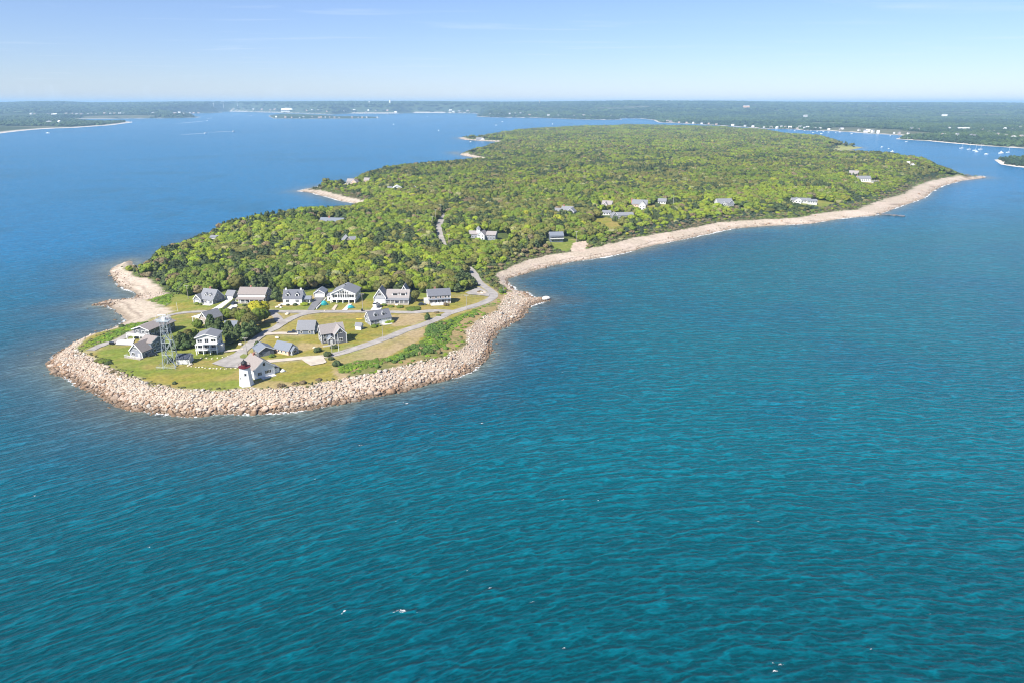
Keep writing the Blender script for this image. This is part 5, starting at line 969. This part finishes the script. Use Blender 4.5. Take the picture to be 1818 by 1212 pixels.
lot('planting_bed', [(846,520),(852,517),(861,518.5),(864,521.5),(856,523.5),(848,522.5)], M['sand2'], .42)
lot('planting_bed', [(426,633),(432,629.5),(440,630.5),(440,635),(433,637.5),(427,636.5)], M['grass_island'], .50)
for x0,y0,x1,y1,lab in ((334,649.5,424,653.5,'row of pale stones edging the lawn below the parking area'),(357,635.5,405,632,'short row of pale stones above the parking area')):
    n_ = 15 if x1-x0 > 60 else 6
    for i in range(n_):
        t = i/(n_-1)+rng.normal()*.012; s_ = random.uniform(.30,.5); p = at(x0+(x1-x0)*t, y0+(y1-y0)*t+2.4*math.sin(math.pi*t)+rng.normal()*.25); o = link('lawn_boulder', random.choice(ROCKM)); o.location = p+Vector((0,0,s_*.25)); o.scale = (s_*1.2,s_,s_); o.rotation_euler = (0,0,random.uniform(0,6)); c_ = random.uniform(.85,1.1); o.color = (.66*c_,.57*c_,.42*c_,1); tag(o,'pale stone in the '+lab,'boulder',lab)
for px,s_,lab in (((427,611.5),1.1,'pale boulder on the grass above the parking area'),((492,600.5),1.0,'pale boulder at the driveway corner below the grey garage'),((509.6,558.5),1.1,'pale boulder in the grass triangle between the roads'),((557.5,617.6),.7,'flat pale stone in the lawn near the dark gabled house'),((855,520.5),.9,'pale boulder in the round planting bed of the turnaround'),((338,647.5),.8,'pale boulder beside the navy roofed shed'),((968,532.5),2.4,'large whitish boulder at the tip of the rocky point'),((497,543.5),1.1,'tan boulder in the rock pile beside the white cape'),((493,546),1.0,'pale boulder in the rock pile beside the white cape, nearest the road'),((499,546.5),.9,'cream boulder in the rock pile, nearest the white cape'),((577,552),.5,'small stone at the roadside near the teal covered boat')):
    o = link('boulder', random.choice(ROCKM)); o.location = at(*px)+Vector((0,0,s_*.3)); o.scale = (s_*1.25,s_,s_*.85); o.rotation_euler = (0,0,random.uniform(0,6)); o.color = (.64,.56,.44,1) if s_ < 2 else (.72,.68,.62,1); tag(o, lab, 'boulder')
# ---- trees and bushes of the village
VT = [(376,587,4.4,8.5,'conifer','west side of the pine clump'),(391,592,4.0,8,'conifer','beside the tall white house'),(352,583,3.2,4.6,'green','in front of the metal roof house'),(408,599,4.2,8.5,'conifer','on the seaward edge of the pine clump'),(425,604,4.2,8,'conifer','nearest the parking area'),(438,602,4.6,8.6,'conifer','hanging over the curving road'),(451,594,4,7.5,'conifer','at the road bend'),(446,585,5,8.6,'olive','in the middle of the clump'),(432,578,5,8.4,'green','beside the hidden white shed'),(459,577,5,8.6,'green','facing the road junction'),(470,572,4,7,'green','at the road junction corner'),(455,563,5.6,8.6,'yellow','below the long porch house'),(468,558,4.6,7,'yellow','touching the upper road'),(440,566,4,6.6,'olive','by the upper road'),(405,566,4,5.6,'green','below the pale driveways'),(420,567,4,6,'olive','below the black car'),(394,564,3.4,5,'green','beside the metal roof house'),(411,610,3.4,5.6,'conifer','beside the tall house shed'),
 (318,620,3.4,6,'conifer','nearest the steel tower'),(330,617,4,7,'conifer','seaward of the tall house'),(341,614,3.4,6.4,'conifer','against the tall white house'),(322,608,3.4,5.6,'conifer','on the lawn side of the tower grove'),(335,604,3.4,5.4,'olive','behind the tower grove'),(345,601,3,5,'green','behind the tall house'),(312,614,3,5,'conifer','at the west end of the tower grove'),(458,621,2.8,4.4,'conifer','behind the garage by the keeper house'),(738,537,3.4,7,'olive','beside the long two storey house'),(492,536,4.2,8.8,'conifer','between the porch house and white cape'),(759,567.5,1.9,3.9,'conifer','standing alone in the dry lawn between the roads')]
VW = dict(conifer='dark green pine',olive='olive green tree',green='mid green tree',yellow='bright yellow green tree')
for px,py,r_,h_,k_,wh in VT: tree(at(px,py)-Vector((0,0,.2)), r_, h_, k_, f"{VW[k_]} {wh}", 'village trees')
VB = [(350,540.5,1.6,1.6,'green','beneath the front gable of the grey cape'),(357,541.5,1.5,1.5,'green','below the grey cape porch'),(541,542,2.6,2.0,'lime','at the corner of the white cape terrace'),(511,542.5,1.2,1.3,'dark','below the white cape terrace, toward the rock pile'),(524,542.5,1.5,1.6,'dark','below the white cape terrace step'),(434,543,1.6,1.2,'dark','in front of the long porch'),(444,543.5,1.4,1.1,'green','below the long porch'),(682,543,1.7,1.7,'green','at the end of the turreted porch'),(694,545,1.9,1.2,'green','below the turreted porch, nearest the driveway'),(710,546,2.2,1.4,'green','below the turreted porch step'),(734,549,4.6,1.3,'green','as a wide round mound on the lawn by the turreted house'),(792,542.5,1.8,1.9,'brown','in front of the long two storey house'),(664,580.8,2.0,1.8,'green','at the corner of the two dormer cape'),(672,578.5,1.6,1.3,'green','below the two dormer cape'),(689,573.5,1.9,1.6,'lime','below the cape patio'),(696,572,1.7,1.5,'lime','beyond the cape patio'),(593,617,2.0,1.6,'dark','in front of the dark gabled house'),(564,624,2.0,2.6,'dark','on the lawn near the sandy lot'),(582,632,2.0,2.8,'dark','beside the sandy lot'),(588,638,1.5,1.6,'dark','at the end of the sandy lot'),(598,648,2.3,2.6,'dark','at the head of the shrub belt'),(775,555.5,1.6,.9,'brown','in the grass triangle at the fork'),(779,560.5,1.5,.9,'green','beside the fork of the roads'),(852,519.5,2.0,1.4,'brown','in the round planting bed'),(186,642,2.8,1.5,'green','above the western stone slope'),(177,640,2.2,1.3,'olive','at the western end of the lawn'),(193,645,2.0,1.2,'dark','just above the western stones'),(202,659,1.9,.9,'brown','along the stone slope west of the tower'),(213,664,1.5,.8,'brown','on the slope top below the shore house'),(310,681,1.0,1.4,'dark','alone above the stones west of the lighthouse'),(499,685,1.8,1.4,'brown','above the stones beside the lighthouse'),(523,681,1.4,1.2,'brown','above the stones, middle of three'),(538,680,1.6,1.5,'brown','above the stones near the path'),(566,674,1.6,1.0,'brown','above the stones below the sandy lot'),(217,580,2.0,1.4,'dark','in the western rose bank'),(483,633,1.6,1.6,'green','between the peach house and the garage'),(300,642,2.2,2.4,'dark','behind the tower legs'),(1062,401,3.0,4,'dark','on the sloping wooded lawn'),(1092,393,3.4,6,'dark','below the long pale house on its lawn'),(1168,368,3.2,5,'dark','on the upper wooded lawn')]
for px,py,r_,h_,k_,wh in VB: tree(at(px,py), r_, h_, k_, f"{dict(green='mid green',dark='dark green',lime='vivid lime green',brown='brownish',olive='olive green')[k_]} bush {wh}", 'village bushes', shape='bush')
# ---- jetty
a_, b_ = sea(1556,380.5), sea(1606,385); d_ = b_-a_; jt = empty('jetty', a_, math.atan2(d_.y,d_.x)); tag(jt,'low dark stone jetty running out from the long beach','jetty'); L_ = d_.length; MB().add([(0,-3,-1.5),(L_,-3,-1.5),(L_,3,-1.5),(0,3,-1.5),(0,-1.4,1.1),(L_,-1.0,.5),(L_,1.0,.5),(0,1.4,1.1)],[(3,2,1,0),(4,5,6,7),(0,1,5,4),(1,2,6,5),(2,3,7,6),(3,0,4,7)]).build('stone_core',M['bark'],jt)
m = MB()
for i in range(90):
    v0, f0 = ROCK1[i%5]; s_ = random.uniform(.7,1.3); x_, y_ = random.uniform(0,L_), random.uniform(-2,2); m.add([(x_+v[0]*s_, y_+v[1]*s_, .5+v[2]*s_) for v in v0], [tuple(f) for f in f0])
m.build('stone_cladding',M['shingle_dark'],jt)
# ---- far shore houses, boats, towers
def farland(px, py, z=5):
    """walk out along the sight line of a survey pixel to the first land it meets"""
    ys_ = np.linspace(1600,13500,400); X0, Y0 = ground(px, py, 0.0); sl = CAM_H/float(Y0); xx = ys_*float(X0)/float(Y0); rz = CAM_H-sl*ys_
    hit = None
    for P_, hz_ in ((MAINP,hills),(CAY,cayhill)):
        ins = inside(P_,xx,ys_)
        if not ins.any(): continue
        d_ = polydist(P_,xx,ys_); lz = np.minimum(d_*.06,1.6)+smooth(15,160,d_)*(hz_(xx,ys_)-1.6)+z
        k_ = np.where(ins&(rz <= lz))[0]
        if len(k_) and (hit is None or ys_[k_[0]] < hit[1]): hit = (xx[k_[0]], ys_[k_[0]], lz[k_[0]])
    if hit is None: x, y = ground(px,py,z); hit = (float(x),float(y),z)
    return Vector(map(float,hit))
HM = []
for i,(wl,rf) in enumerate((('white','roof_grey'),('siding_pale','roof_tan'),('white','roof_white'),('shingle_warm','roof_grey'),('siding_peach','roof_tan'))):
    t = House('t','t','t',None,0,loc=Vector((0,0,0))); b = t.block(-7,7,-5,5,5,8.6,'u' if i%2 == 0 else 'v',W[wl],W[rf],z0=-3,ov=.5,trim=False); t.win(b,'F',[-4,0,4],.9,1.8,1.6,2); HM.append(t.root)
def copytree(o, parent=None):
    c = o.copy(); C.objects.link(c); c.parent = parent
    for ch in list(o.children): copytree(ch, c)
    return c
def farhouse(px, py, sc, lab, grp, i=None, z=4):
    src = HM[i if i is not None else random.randrange(5)]; c = copytree(src); c.name = 'shore_house'; c.location = farland(px,py,z); c.scale = (sc*random.uniform(.8,1.3),sc,sc*random.uniform(.85,1.15)); c.rotation_euler = (0,0,random.uniform(-.5,.5)); tag(c, lab, 'house', grp)
FH = [('pale house on the near harbour shore opposite the wooded point',[(1205,223.5),(1218,223),(1230,223.5),(1244,224),(1258,224),(1272,224.5),(1300,225),(1322,226),(1336,226.5),(1356,228),(1368,228),(1379,228),(1386,226),(1394,227),(1402,228.5),(1416,229),(1421,227.5),(1429,229),(1434,227.8),(1446,229.5),(1455,229),(1472,231),(1491,231.5),(1495,230),(1525,232.5),(1537,235),(1541,234),(1549,235),(1558,236.5),(1586,238),(1596,239)],.72),
 ('scattered house among trees behind the sandy harbour spit',[(1611,238),(1618,230.5),(1630,231.5),(1686,229.5),(1700,229),(1712,229),(1720,228.5),(1746,231.5),(1755,235.5),(1765,235),(1784,230.5),(1791,232.5),(1798,231),(1803,234),(1812,227),(1770,241),(1786,243),(1800,245),(1812,245.5),(1675,240.5),(1700,241.5),(1725,242.5),(1730,243)],.72),
 ('tiny pale house on the low western shore',[(55,203.5),(62,204),(86,204),(92,204),(98,204.5),(118,203.5),(129,203),(136,204),(145,204),(157,204),(163,203),(170,203.5),(186,203),(196,203),(203,203),(213,203),(220,202.5),(87,218.5),(107,218.5),(272,202.5),(310,202.5),(320,202),(326,203),(338,203),(345,202.5),(352,202)],1.35),
 ('small pinkish house crowded on the sandy island across the bay',[(497+i*10.5+rng.normal()*4,209.0+rng.uniform(-.8,.7)) for i in range(17)],.85),
 ('tiny house along the far northern shore',[(407,197),(417,196),(423,196.5),(432,195),(450,196),(465,196.5),(480,196),(488,196.5),(545,197),(555,196.5),(566,197),(580,198.5),(610,199),(628,199.5),(650,200.5),(654,199.5),(667,200),(688,199.5),(702,200.5),(800,198.5),(806,199.5),(815,199),(822,199.5),(830,199),(832,198)],1.5),
 ('pale house on the low spit in the middle distance',[(870,204),(884,203.5),(905,203),(915,202.5),(925,203),(940,205.5),(975,205.5),(990,206),(1018,206.5),(1036,206),(1048,206),(1084,206.5),(1185,216.5),(1190,217)],1.05)]
for lab, L_, sc in FH:
    for px, py in L_: farhouse(px+rng.normal()*.6, py, sc*rng.uniform(.8,1.25), lab, lab+'s')
for hm in HM:
    for q in [g for ch in hm.children for g in ch.children]+list(hm.children)+[hm]: bpy.data.objects.remove(q)
for (px,py,w_,d2,h_,lab,mat,z) in ((1677,204.5,34,14,4,'lone white hall on the wooded far slope','white',22),(1710,229.5,44,12,4.5,'long cream school building behind the harbour','siding_pale',6),(1430,206,26,10,4,'pale clearing lodge on the wooded slope above the harbour','siding_pale',20),(1325,189.5,50,20,5,'yellowish quarry building high on the far ridge','siding_peach',60)):
    p = farland(px,py,z); t = House('large_building',lab,'building',None,random.uniform(-5,10),loc=p); b = t.block(-w_/2,w_/2,-d2/2,d2/2,h_,h_*1.35,'u',W[mat],W['roof_white'],z0=-8,ov=.6,trim=False); t.win(b,'F',[(-.4+.1*k)*w_ for k in range(9)],h_*.3,w_*.05,h_*.35,2)
p = farland(513,198.5,6); g = empty('exhibition_hall', p, R(3)); tag(g,'big white vaulted hall with a mast above the far bay','building'); 
for k in range(4): MB().add([(-82+k*41+a_,y_,z_) for a_ in (0,40) for y_,z_ in ((-45,-8),(-45,16),(-20,32+4*(k%2)),(20,32+4*(k%2)),(45,16),(45,-8))],[(5,4,3,2,1,0),(6,7,8,9,10,11)]+[(i,(i+1)%6,6+(i+1)%6,6+i) for i in range(6)]).build('hall_bay',W['white'],g)
MB().bar((16,0,20),(16,0,84),1.3,6,.5).build('mast',W['white'],g); MB().box(-84,84,-45.6,-45,2,9).build('window_band',W['glass'],g)
for px,py,h_,lab in ((397,190,100,'white wind turbine over the far shore, tallest of three'),(421.5,187.5,88,'white wind turbine nearest the town on the far shore'),(379.5,188.5,38,'short white wind turbine beside the tallest one'),(284,188.5,38,'lone white wind turbine on the western ridge')):
    p = farland(px,py,CAM_H-(py-183)*9000/1212*1.05); q = Vector((p.x/p.y*9000,9000,p.z)); t = empty('wind_turbine', q, R(10)); tag(t,lab,'wind turbine'); hh = h_*.66; MB().bar((0,0,-12),(0,0,hh),2.0,8,1.0).build('tower',W['white'],t); MB().box(-1.6,1.6,-3.6,4,hh-1.4,hh+1.8).build('nacelle',W['white'],t); ro = MB().lathe([(1.6,0),(1.4,1.4),(.3,2.2)],8).build('hub',W['white'],t); ro.location = (0,-3.6,hh); ro.rotation_euler = (math.pi/2,0,0)
    for k in range(3): bl = MB().add([(-.9,-.25,0),(.9,-.25,0),(.9,.25,0),(-.9,.25,0),(-.25,-.1,h_*.36),(.25,-.1,h_*.36),(.25,.1,h_*.36),(-.25,.1,h_*.36)],[(3,2,1,0),(4,5,6,7),(0,1,5,4),(1,2,6,5),(2,3,7,6),(3,0,4,7)]).build('blade',W['white'],t); bl.location = (0,-4.6,hh); bl.rotation_euler = (0,R(12+120*k),0)
for px,py,h_,lab,nm in ((136.5,194.5,46,'white standpipe water tower among western woods','water_tower'),(693,190.5,62,'white water tower on the northern ridge, taller of two','water_tower'),(656,189,38,'small white globe water tower on the northern ridge','water_tower'),(958,185.5,40,'white water tower just below the skyline','water_tower')):
    q = farland(px,py,CAM_H-(py-183)*8800/1212*1.05); q = Vector((q.x/q.y*8800,8800,q.z)); t = empty(nm,q); tag(t,lab,'water tower')
    if h_ > 45: MB().lathe([(10,-6),(10,h_*.62),(13,h_*.68),(13,h_*.95),(6,h_),(.5,h_*1.02)],14).build('tank',W['white'],t)
    else: MB().lathe([(3,-6),(2.4,h_*.55),(7,h_*.64),(9,h_*.78),(7,h_*.93),(.5,h_)],14).build('tank',W['white'],t)
    MB().lathe([(1.5,h_*.98),(1.5,h_*1.1)],8).build('vent_cap',W['steel'],t)
for px,py,h_,lab in ((631.5,190.5,70,'thin red and white radio mast on the northern ridge'),(1571,199.5,105,'thin pale radio mast on the eastern slope')):
    dd_ = 8000 if px > 1000 else 8800; q = farland(px,py,CAM_H-(py-183)*dd_/1212*1.05); q = Vector((q.x/q.y*dd_,dd_,q.z)); t = empty('radio_mast',q); tag(t,lab,'mast'); m = MB()
    for k in range(3): a = k*2.094; m.bar((2*math.cos(a),2*math.sin(a),-6),(1.0*math.cos(a),1.0*math.sin(a),h_),.35,4)
    for k in range(12):
        z0 = h_*k/12
        for q3 in range(3): a, a2 = q3*2.094,(q3+1)*2.094; m.bar((1.8*math.cos(a),1.8*math.sin(a),z0),(1.8*math.cos(a2),1.8*math.sin(a2),z0+h_/12),.2,4)
    m.build('lattice',W['steel'],t); MB().bar((0,0,h_),(0,0,h_*1.1),.25,5).build('antenna',W['red'],t)
def hull(l, w, h, n=9):
    bm = bmesh.new(); rows = []
    for i in range(n):
        t = i/(n-1); x = (t-.5)*l; q = (1-max(0,(t-.45)/.55)**2.2)*(.8+.2*min(1,t*4)); sh = h*(1+.25*t*t); rows.append([bm.verts.new((x,yy*w/2*q,zz)) for yy,zz in ((-1,sh),(-.82,.05),(0,-.35),(.82,.05),(1,sh))])
    for i in range(n-1):
        for j in range(4): bm.faces.new((rows[i][j],rows[i+1][j],rows[i+1][j+1],rows[i][j+1]))
        bm.faces.new((rows[i][4],rows[i+1][4],rows[i+1][0],rows[i][0]))
    bm.faces.new(rows[0][::-1]); bmesh.ops.remove_doubles(bm, verts=bm.verts[:], dist=.01); bmesh.ops.recalc_face_normals(bm, faces=bm.faces[:]); me = bpy.data.meshes.new('hull'); bm.to_mesh(me); bm.free(); return me
def boat(px, py, a, l, kind, lab, grp=None):
    p = sea(px,py); r = empty({'sail':'sailboat','motor':'motorboat','yacht':'motor_yacht'}[kind], p, R(a)); tag(r, lab, {'sail':'sailboat','motor':'motorboat','yacht':'yacht'}[kind], grp); w = l*.3; link('hull', hull(l,w,l*.1+.3), M['hullwhite'], r); hd = l*.1+.32
    if kind == 'sail':
        MB().add([(-l*.12,-w*.26,hd),(l*.18,-w*.18,hd),(l*.18,w*.18,hd),(-l*.12,w*.26,hd),(-l*.1,-w*.2,hd+.6),(l*.12,-w*.14,hd+.45),(l*.12,w*.14,hd+.45),(-l*.1,w*.2,hd+.6)],[(4,5,6,7),(0,1,5,4),(1,2,6,5),(2,3,7,6),(3,0,4,7)]).build('cabin',M['white'],r)
        MB().bar((l*.08,0,hd),(l*.08,0,hd+l*1.25),.17,6,.12).build('mast',M['white'],r); MB().bar((l*.07,0,hd+1.5),(-l*.36,0,hd+1.4),.16,6).build('boom',M['carblue'],r)
    else:
        MB().add([(-l*.25,-w*.36,hd),(l*.16,-w*.3,hd),(l*.16,w*.3,hd),(-l*.25,w*.36,hd),(-l*.22,-w*.32,hd+l*.13),(l*.06,-w*.25,hd+l*.13),(l*.06,w*.25,hd+l*.13),(-l*.22,w*.32,hd+l*.13)],[(4,5,6,7),(0,1,5,4),(1,2,6,5),(2,3,7,6),(3,0,4,7)]).build('cabin',M['white'],r)
        MB().add([(l*.165,-w*.24,hd+.2),(l*.165,w*.24,hd+.2),(l*.075,w*.2,hd+l*.11),(l*.075,-w*.2,hd+l*.11)],[(0,1,2,3)]).build('windscreen',M['glass'],r)
        if kind == 'yacht': MB().add([(-l*.18,-w*.26,hd+l*.13),(l*.0,-w*.2,hd+l*.13),(l*.0,w*.2,hd+l*.13),(-l*.18,w*.26,hd+l*.13),(-l*.16,-w*.22,hd+l*.2),(-l*.04,-w*.16,hd+l*.2),(-l*.04,w*.16,hd+l*.2),(-l*.16,w*.22,hd+l*.2)],[(4,5,6,7),(0,1,5,4),(1,2,6,5),(2,3,7,6),(3,0,4,7)]).build('flybridge',M['white'],r); MB().bar((-l*.1,0,hd+l*.2),(-l*.12,0,hd+l*.42),.08,5).build('mast',M['white'],r)
    return r
SB = [(1609.5,252.5,20,'white sailboat moored at the tip of the sandy spit'),(1707,264,8,'white sailboat moored off the spit, seaward end of the row'),(1720.5,266,12,'white sailboat moored second in the row off the spit'),(1731,268,-4,'white sailboat moored lowest in the row off the spit'),(1740.5,266,6,'white sailboat moored at the landward end of the row'),(1790,271.5,14,'white sailboat moored nearest the wooded islet')]
for px,py,a,lab in SB: boat(px,py,a,11.5,'sail',lab,'sailboats moored in the harbour')
boat(1778,273,14,15,'yacht','large white motor yacht moored near the wooded islet'); boat(1734,270.5,5,9,'motor','white motorboat below the moored sailboats'); boat(1751,274.5,-6,9,'motor','white motorboat between the sailboats and yacht')
for px,py in ((1411,233),(1429,232.5),(1443.5,236),(1451,234),(1458,238),(1472,235.5),(1484,236),(1491,235.2),(1512,238),(1581,241.5),(1406,238),(1440,233),(1462,234.5)): boat(px,py,random.uniform(-40,60),8.5,'motor','tiny white boat moored off the harbour houses','tiny white boats moored off the harbour houses')
for px,py,a,l,k,lab in ((1566,262,20,8,'motor','small white boat in the channel beyond the marsh'),(1584.5,270,10,9.5,'yacht','white boat off the wooded north shore, tallest there'),(1573.5,274,-10,7,'motor','small white boat tucked against the north shore'),(1578,265,30,7,'motor','lone small boat in mid channel'),(699,221.5,60,12,'yacht','small white boat alone in the middle of the bay'),(779,232.5,80,11,'yacht','small white boat with tall cabin off the north headland'),(688,205,20,11,'motor','white boat close to the far northern shore'),(881,223,15,13,'motor','white boat crossing beyond the north headland'),(892,217,12,13,'motor','white boat farther out beyond the north headland'),(981,221,80,13,'yacht','white boat by the narrow far channel'),(759,208,30,12,'motor','tiny boat far out near the northern shore'),(836,252.8,30,9,'motor','small white boat drawn up at the farthest beach'),(85,237,5,14,'motor','white motorboat off the western flats')): boat(px,py,a,l,k,lab)
for px,py,x2,y2,l,lab in ((365,237.3,305,240.3,13,'speeding motorboat with long wake, nearer of two heading right'),(415,233.8,350,236.2,13,'speeding motorboat with long wake, farther of two heading right'),(368,215,290,222,15,'motorboat with long slanting wake near the western point'),(375,210.2,364,211.5,14,'motorboat with short wake beyond the western point'),(412,206.6,408,206.8,15,'distant motorboat in the far inlet'),(446,206.2,436,206.8,18,'distant boat with pale wake off the sandy island'),(234,217.6,228,218,14,'motorboat passing the tip of the western spit')):
    p, q = sea(px,py), sea(x2,y2); d_ = p-q; boat(px,py,math.degrees(math.atan2(d_.y,d_.x)),l,'motor',lab); n_ = Vector((-d_.y,d_.x,0)).normalized(); Vs = []; Fs = []; cv = []; k_ = 14
    for i in range(k_+1):
        t = i/k_; c_ = p-d_*t
        for j,o_ in enumerate((-1,-.5,0,.5,1)): Vs.append(tuple(c_+n_*o_*(2.2+7*t)+Vector((0,0,.12)))); cv.append((.66 if abs(o_) < .6 else .45)*(1-t)**.6+.22)
    for i in range(k_):
        for j in range(4): Fs.append((i*5+j,i*5+j+1,i*5+j+6,i*5+j+5))
    me = np_mesh('wake', np.array(Vs), np.array(Fs)); flt_attr(me,'cover',np.array(cv)); o = link('boat_wake', me, M['foam']); tag(o,'white foam wake of a speeding boat',kind='stuff')
# ------------------------------------------------------------------ air, light, camera
SUN_EL, SUN_HEAD = R(44), R(50)          # the light travels towards +x, +y (heading measured from +x)
sun = bpy.data.lights.new('sun','SUN'); sun.energy = 4.8; sun.angle = R(.53); sun.color = (1,.955,.88)
so = bpy.data.objects.new('sun', sun); C.objects.link(so)
ld = Vector((math.cos(SUN_HEAD)*math.cos(SUN_EL), math.sin(SUN_HEAD)*math.cos(SUN_EL), -math.sin(SUN_EL)))
so.rotation_euler = ld.to_track_quat('-Z','Y').to_euler(); so.location = (-200,0,400)
w = bpy.data.worlds.new('World'); SC.world = w; w.use_nodes = True; nt = w.node_tree; nt.nodes.clear(); L = nt.links.new
out = N(nt,'ShaderNodeOutputWorld'); bg = N(nt,'ShaderNodeBackground'); L(bg.outputs[0], out.inputs[0])
sky = N(nt,'ShaderNodeTexSky'); sky.sky_type = 'NISHITA'; sky.sun_disc = False; sky.sun_elevation = SUN_EL
sky.sun_rotation = math.atan2(-ld.x, -ld.y); sky.air_density = 1.0; sky.dust_density = .05; sky.ozone_density = 6.0; sky.altitude = 0
# thin high cirrus
tc = N(nt,'ShaderNodeTexCoord'); sp = N(nt,'ShaderNodeSeparateXYZ'); L(tc.outputs['Generated'], sp.inputs[0])
mz = N(nt,'ShaderNodeMath', operation='MAXIMUM'); mz.inputs[1].default_value = .02; L(sp.outputs['Z'], mz.inputs[0])
dx = N(nt,'ShaderNodeMath', operation='DIVIDE'); L(sp.outputs['X'], dx.inputs[0]); L(mz.outputs[0], dx.inputs[1])
dy = N(nt,'ShaderNodeMath', operation='DIVIDE'); L(sp.outputs['Y'], dy.inputs[0]); L(mz.outputs[0], dy.inputs[1])
cb = N(nt,'ShaderNodeCombineXYZ'); L(dx.outputs[0], cb.inputs[0]); L(dy.outputs[0], cb.inputs[1])
mp = N(nt,'ShaderNodeMapping'); mp.inputs['Scale'].default_value = (.30,.95,1); mp.inputs['Rotation'].default_value = (0,0,R(8)); L(cb.outputs[0], mp.inputs['Vector'])
no = N(nt,'ShaderNodeTexNoise', i_Scale=1.0, i_Detail=7.0, i_Roughness=.6, i_Distortion=.5); L(mp.outputs[0], no.inputs['Vector'])
mr = N(nt,'ShaderNodeMapRange'); mr.inputs[1].default_value=.56; mr.inputs[2].default_value=.84; mr.inputs[3].default_value=.09; mr.inputs[4].default_value=.5; L(no.outputs['Fac'], mr.inputs[0])
mx = N(nt,'ShaderNodeMix', data_type='RGBA'); L(mr.outputs[0], mx.inputs[0])
tint = N(nt,'ShaderNodeMix', data_type='RGBA', blend_type='MULTIPLY'); tint.inputs[0].default_value = 1; tint.inputs[7].default_value = (.96,.985,1.24,1); L(sky.outputs[0], tint.inputs[6])
L(tint.outputs[2], mx.inputs[6]); mx.inputs[7].default_value = (7.4,8.4,9.4,1); L(mx.outputs[2], bg.inputs['Color']); bg.inputs['Strength'].default_value = .057
# sea air: one closed box of thin haze
m = bpy.data.materials.new('sea_haze'); m.use_nodes = True; nt = m.node_tree; nt.nodes.clear()
out = N(nt,'ShaderNodeOutputMaterial'); pv = N(nt,'ShaderNodeVolumePrincipled'); nt.links.new(pv.outputs[0], out.inputs['Volume'])
pv.inputs['Color'].default_value = (.45,.73,1,1); pv.inputs['Density'].default_value = HAZE; pv.inputs['Anisotropy'].default_value = .0
hz = MB().box(-64000,64000,-22000,62000,-7,183).build('haze', m); tag(hz, 'thin pale sea haze', kind='stuff')
cam = bpy.data.cameras.new('camera'); cam.sensor_width = 36; cam.lens = 24; cam.clip_start = 1; cam.clip_end = 120000
co = bpy.data.objects.new('camera', cam); C.objects.link(co); co.location = (0,0,CAM_H); co.rotation_euler = (math.pi/2-PITCH,0,0); SC.camera = co
SC.view_settings.view_transform = 'Standard'; SC.view_settings.look = 'None'; SC.view_settings.exposure = EXPO; SC.view_settings.gamma = 1
cy = SC.cycles; cy.use_denoising = True; cy.filter_width = 1.15; cy.max_bounces = 5; cy.diffuse_bounces = 2; cy.glossy_bounces = 2; cy.transparent_max_bounces = 6; cy.volume_bounces = 0; cy.transmission_bounces = 2
cy.sample_clamp_indirect = 4; cy.sample_clamp_direct = 0; cy.use_adaptive_sampling = False; cy.adaptive_threshold = .015
